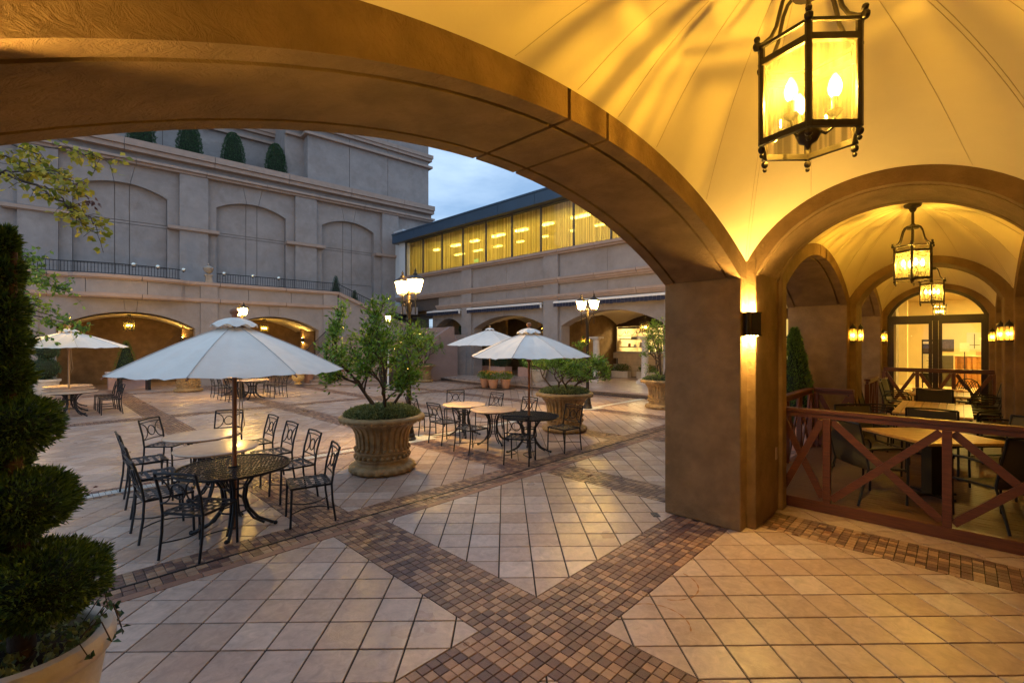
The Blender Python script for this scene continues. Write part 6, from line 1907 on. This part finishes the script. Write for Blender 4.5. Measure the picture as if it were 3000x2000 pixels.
# low walk side
box_planter((3.05, 28.05, -.118), 1.5, .55, .5, M['pinkbox'], 'pink planter box with a dark conifer inside the left arch of the walk')
topiary_cone('dark_conifer', (2.95, 28.05, .33), 1.75, .55, M['leaf_dark'], 'dark conical conifer in the box inside the left arch of the walk', 1800)
bt = empty('stone_bench_table', (3.05, 26.4, CZ), R_(4), 'pale slab table on two dark legs before the left arch of the walk', 'table')
MB().box(-.95, -.01, -.3, .3, .80, .86).build('slab', M['white_stone'], bt); MB().box(.01, .95, -.3, .3, .80, .862).build('slab', M['white_stone'], bt)
for s_ in (-1, 1): MB().box(s_*.5-.06, s_*.5+.06, -.22, .22, 0, .80).build('leg', M['iron'], bt)
round_pot((.25, 25.3, CZ), .45, .72, M['pale_pot'], 'round cream pot with ball topiary beside the left parasol')
tbp = empty('ball_topiary', (.25, 25.3, CZ+.66), 0, 'clipped double ball topiary in the round cream pot', 'topiary')
P1, D1 = blob_points((0, 0, .45), .42, 1400); P2, D2 = blob_points((.05, 0, 1.15), .34, 1000)
leaves('crown', np.concatenate([P1, P2]), np.concatenate([D1, D2])+rng.normal(size=(2400, 3))*.4, .05, .022, M['leaf_green'], tbp)
MB().ball((0, 0, .45), .40, 10, 8).ball((.05, 0, 1.15), .32, 10, 8).build('inner_mass', mat_dark, tbp)
MB().tube([(0, 0, -.05), (.03, 0, 1.2)], .03, 6).build('trunk', M['bark'], tbp)
round_pot((6.3, 27.6, -.118), .40, .62, M['pale_pot'], 'round cream pot behind the far stone planter at the walk')
# conifers on the terrace and on the roof ledge
topiary_cone('small_conifer', (12.95, YT+.75, 4.4), 1.75, .42, M['leaf_blue'], 'small blue-green conifer at the terrace end, left of two', 1500)
topiary_cone('small_conifer', (14.2, YT+.8, 3.7), 1.65, .42, M['leaf_green'], 'small green conifer on the stair side, right of two', 1500)
for k, x_ in enumerate((3.95, 6.13, 8.35, 10.75)):
    _c = topiary_cone('clipped_cypress', (x_*1.03, Y0+1.1, 12.05), 3.2, .62, M['leaf_green'], ('egg-shaped clipped cypress on the high ledge, mostly hidden by the arch', 'egg-shaped clipped cypress on the high ledge, second from the left', 'egg-shaped clipped cypress on the high ledge, third from the left', 'egg-shaped clipped cypress on the high ledge, rightmost of four')[k], 5200, 'clipped cypresses on the building ledge', leaf=(.08, .035), egg=True)
    turn(_c, 7, 32)
# conifer in a box behind the near pillar
box_planter((10.0, 2.24, 0), .5, .5, .5, M['pinkbox'], 'pink planter box with a conifer between the near pillar and the second pillar')
topiary_cone('pyramid_conifer', (10.0, 2.24, .45), 1.80, .36, M['leaf_dark'], 'dense pyramid conifer right of the near pillar, behind the fence', 5200, power=.8, leaf=(.06, .024))

# ------------------------------------------------------------------ cloud-clipped conifer at the left edge
def cloud_conifer():
    t = empty('cloud_topiary', (-.04, 3.11, 0), 0, 'tall dark conifer clipped into stacked clouds at the left edge', 'topiary')
    lat = Vector((.696, -.718, 0))
    # (height, radius, shift to the camera's right, vertical squash)
    B = [(.87, .25, .065, .66), (.84, .22, -.22, .7), (1.24, .205, -.03, .72), (1.12, .17, -.27, .8), (1.60, .165, -.055, .78), (1.05, .17, -.20, 1.0), (1.43, .15, -.19, 1.0), (1.74, .12, -.16, 1.0), (1.83, .10, -.10, .9), (1.98, .08, -.085, 1.1), (2.13, .07, -.085, 1.3), (2.30, .055, -.085, 1.5), (2.44, .035, -.085, 2.0)]
    Ps = []; Ds = []; inner = MB()
    for z, r, sh_, sq in B:
        c_ = lat*sh_+Vector((0, 0, z))
        n = int(150000*r*r)+1500
        v = norm(rng.normal(size=(n, 3)))
        lump = 1+.15*np.sin(v[:, :1]*8+z*5)*np.sin(v[:, 1:2]*7+z*3)*np.sin(v[:, 2:3]*6+1)+.05*np.sin(v[:, :1]*19+z)*np.sin(v[:, 1:2]*17)
        rad = r*lump*(1-.16*rng.random((n, 1))**2)
        P = np.array(c_)+v*rad*np.array([1, 1, sq])
        Ps.append(P); Ds.append(v*np.array([1, 1, .8])+rng.normal(size=(n, 3))*.38+np.array([0, 0, .25]))
        inner.ball(c_, r*.84, 16, 10, (1, 1, sq))
    P = np.concatenate(Ps); D = np.concatenate(Ds)
    n = len(P)
    leaves('crown', P, D, .030*(.45+1.0*rng.random(n)), .0085, M['leaf_dark'], t, fold=.2)
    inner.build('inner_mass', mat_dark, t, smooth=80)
    MB().tube([(0, 0, .4), (-.02, .02, 1.1), (-.05, .04, 1.7), (-.03, .03, 2.4)], [.05, .042, .03, .012], 8).build('trunk', M['bark'], t, smooth=60)
    return t
cloud_conifer()
cp = empty('cream_urn', (-.04, 3.11, 0), 0, 'weathered cream stone pot at the lower left corner, holding the cloud-clipped conifer', 'pot')
MB().lathe([(.20, 0), (.21, .02), (.265, .3), (.29, .46), (.295, .50)], 40, cap=False).build('bowl', M['pale_pot'], cp, smooth=40)
MB().lathe([(.29, .49), (.315, .50), (.33, .53), (.33, .56), (.315, .595), (.28, .60), (.26, .585), (.25, .5)], 48, cap=False).build('rim', M['pale_pot'], cp, smooth=50)
MB().lathe([(.01, .54), (.26, .52)], 24, cap=False).build('soil', M['soil'], cp)
ivy = empty('pot_ivy', (-.04, 3.11, .55), 0, 'small trailing ivy and litter over the rim of the cream pot', 'plant')
n = 420
a = rng.random(n)*2*PI; q = .245*np.sqrt(rng.random(n))
P = np.stack([q*np.cos(a), q*np.sin(a), .0+.03*rng.random(n)], 1)
tag(leaves('leaf_mass', P, rng.normal(size=(n, 3))+np.array([0, 0, .3]), .035, .022, M['leaf_low'], ivy), kind='stuff')
m = MB(); P = []; D = []
for k in range(7):
    a0 = R_(-60+20*k)
    pts = [Vector((.22*math.cos(a0), .22*math.sin(a0), .02)), Vector((.28*math.cos(a0), .28*math.sin(a0), .10)), Vector((.32*math.cos(a0+.06), .32*math.sin(a0+.06), .08+.03*(k % 3))), Vector((.35*math.cos(a0+.12), .35*math.sin(a0+.12), .0))]
    m.tube(pts, .003, 4)
    for p_ in pts[1:]:
        for j in range(3): P.append(tuple(p_)); D.append((random.gauss(0, 1), random.gauss(0, 1), random.gauss(.3, 1)))
tag(m.build('runners', M['bark'], ivy), kind='stuff')
tag(leaves('ivy_leaf', P, D, .04, .028, M['leaf_green'], ivy), kind='stuff')

# ------------------------------------------------------------------ overhanging autumn branch and maple at the left
def at(px, py, d):
    k = (px-1500)/1352; mm = (1005-py)/1352
    return Vector((d*(math.cos(YAW)+math.sin(YAW)*k), d*(math.sin(YAW)-math.cos(YAW)*k), EYE+d*mm))
def branch_tree(name, label, trunk, branches, mat_leaf, leaf, per, jit, cat='tree', dry=None):
    t = empty(name, (trunk[0].x, trunk[0].y, CZ), 0, label, cat)
    o_ = Vector((trunk[0].x, trunk[0].y, CZ))
    m = MB()
    m.tube([p-o_ for p in trunk], [.11-.07*i/(len(trunk)-1) for i in range(len(trunk))], 8)
    m.build('trunk', M['bark'], t, smooth=60)
    b = MB(); P = []; D = []
    for pts, r in branches:
        pts = [p-o_ for p in pts]
        fine = []
        for p_, q_ in zip(pts[:-1], pts[1:]):
            for i in range(4): fine.append(p_.lerp(q_, i/4)+Vector((random.gauss(0, .012), random.gauss(0, .012), random.gauss(0, .012))))
        fine.append(pts[-1])
        b.tube(fine, [max(r*(1-.75*i/len(fine)), .003) for i in range(len(fine))], 5)
        for i, p_ in enumerate(fine[len(fine)//3:]):
            for j in range(2):
                tw = p_+Vector((random.gauss(0, jit), random.gauss(0, jit), random.gauss(-.02, jit*.8)))
                b.tube([p_, p_.lerp(tw, .5)+Vector((0, 0, .02)), tw], .0025, 4)
                for k in range(per):
                    P.append(tuple(p_.lerp(tw, random.uniform(.3, 1.05))+Vector((random.gauss(0, .02), random.gauss(0, .02), random.gauss(0, .02)))))
                    D.append((random.gauss(0, .7), random.gauss(0, .7), random.gauss(-.35, .6)))
    b.build('branches', M['bark'], t, smooth=60)
    leaves('crown', P, D, leaf[0]*(.6+.7*rng.random(len(P))), leaf[1], mat_leaf, t, fold=.12)
    return t, o_
tr = at(-420, 1005, 5.2)
trunk = [Vector((tr.x, tr.y, CZ)), Vector((tr.x, tr.y, 1.6)), Vector((tr.x+.05, tr.y, 2.9)), at(-330, 380, 5.2)]
br_ = [
    ([trunk[2], at(-150, 560, 5.2), at(0, 505, 5.1), at(105, 545, 5.0), at(190, 600, 4.9), at(245, 660, 4.9)], .022),
    ([at(-150, 450, 5.3), at(0, 455, 5.2), at(80, 480, 5.1), at(130, 520, 5.1)], .013),
    ([at(0, 505, 5.1), at(60, 498, 5.0), at(150, 505, 5.0), at(215, 530, 4.9)], .011),
    ([at(150, 505, 5.0), at(200, 560, 4.9), at(240, 550, 4.9)], .008),
    ([at(-100, 400, 5.4), at(60, 425, 5.3), at(130, 470, 5.2), at(160, 510, 5.1)], .012),
    ([at(60, 425, 5.3), at(200, 435, 5.2), at(270, 455, 5.1), at(310, 470, 5.1)], .010),
    ([at(130, 545, 5.0), at(200, 600, 4.9), at(260, 640, 4.9), at(285, 685, 4.9)], .009),
]
tt, oo = branch_tree('autumn_tree', 'overhanging tree branch with yellow-green autumn leaves at the upper left', trunk, br_, M['leaf_autumn'], (.075, .055), 5, .085)
P = []; D = []
for k in range(26):
    p_ = at(265+random.gauss(0, 16), 592+random.gauss(0, 8), 4.95)-oo
    P.append(tuple(p_)); D.append((random.gauss(0, 1), random.gauss(0, 1), -.8))
leaves('dry_leaf', P, D, .055, .03, M['leaf_brown'], tt)
tr = at(-70, 1005, 13.0)
trunk = [Vector((tr.x, tr.y, CZ)), Vector((tr.x, tr.y, 1.5)), Vector((tr.x+.1, tr.y, 3.0)), at(-40, 760, 13.0)]
br_ = []
for (px, py) in ((120, 760), (150, 800), (205, 850), (120, 880), (165, 910), (210, 940), (255, 960), (130, 975), (180, 840), (100, 820)):
    m_ = at((px-70)/2, py-40, 13.0)
    br_.append(([at(-50, 840, 13.0), m_, at(px-40, py-8, 12.9), at(px, py+6, 12.8)], .02))
branch_tree('maple_tree', 'green maple with spreading foliage around the lamp at the left edge', trunk, br_, M['leaf_maple'], (.13, .085), 5, .22)

# ------------------------------------------------------------------ small things on the paving
dr = empty('drain_cover', (4.98, 2.52, 0.0), R_(45), 'small dark metal plate on the tiles at the foot of the near pillar', 'drain cover')
MB().box(-.06, .06, -.04, .04, .0, .006).build('plate', M['mullion'], dr)
MB().box(-.045, .045, -.02, -.014, .006, .009).box(-.045, .045, .014, .02, .006, .009).build('ridges', M['mullion'], dr)
lf = empty('fallen_leaves', (0, 0, CZ), 0, 'a few brown fallen leaves on the courtyard tiles beside the chairs', 'leaves', kind='stuff')
P = []; D = []
for k in range(16):
    P.append((.15+random.gauss(0, .25), 9.2+random.gauss(0, .5), .006)); D.append((random.gauss(0, 1), random.gauss(0, 1), .1))
leaves('leaf', P, D, .06, .035, M['leaf_brown'], lf)
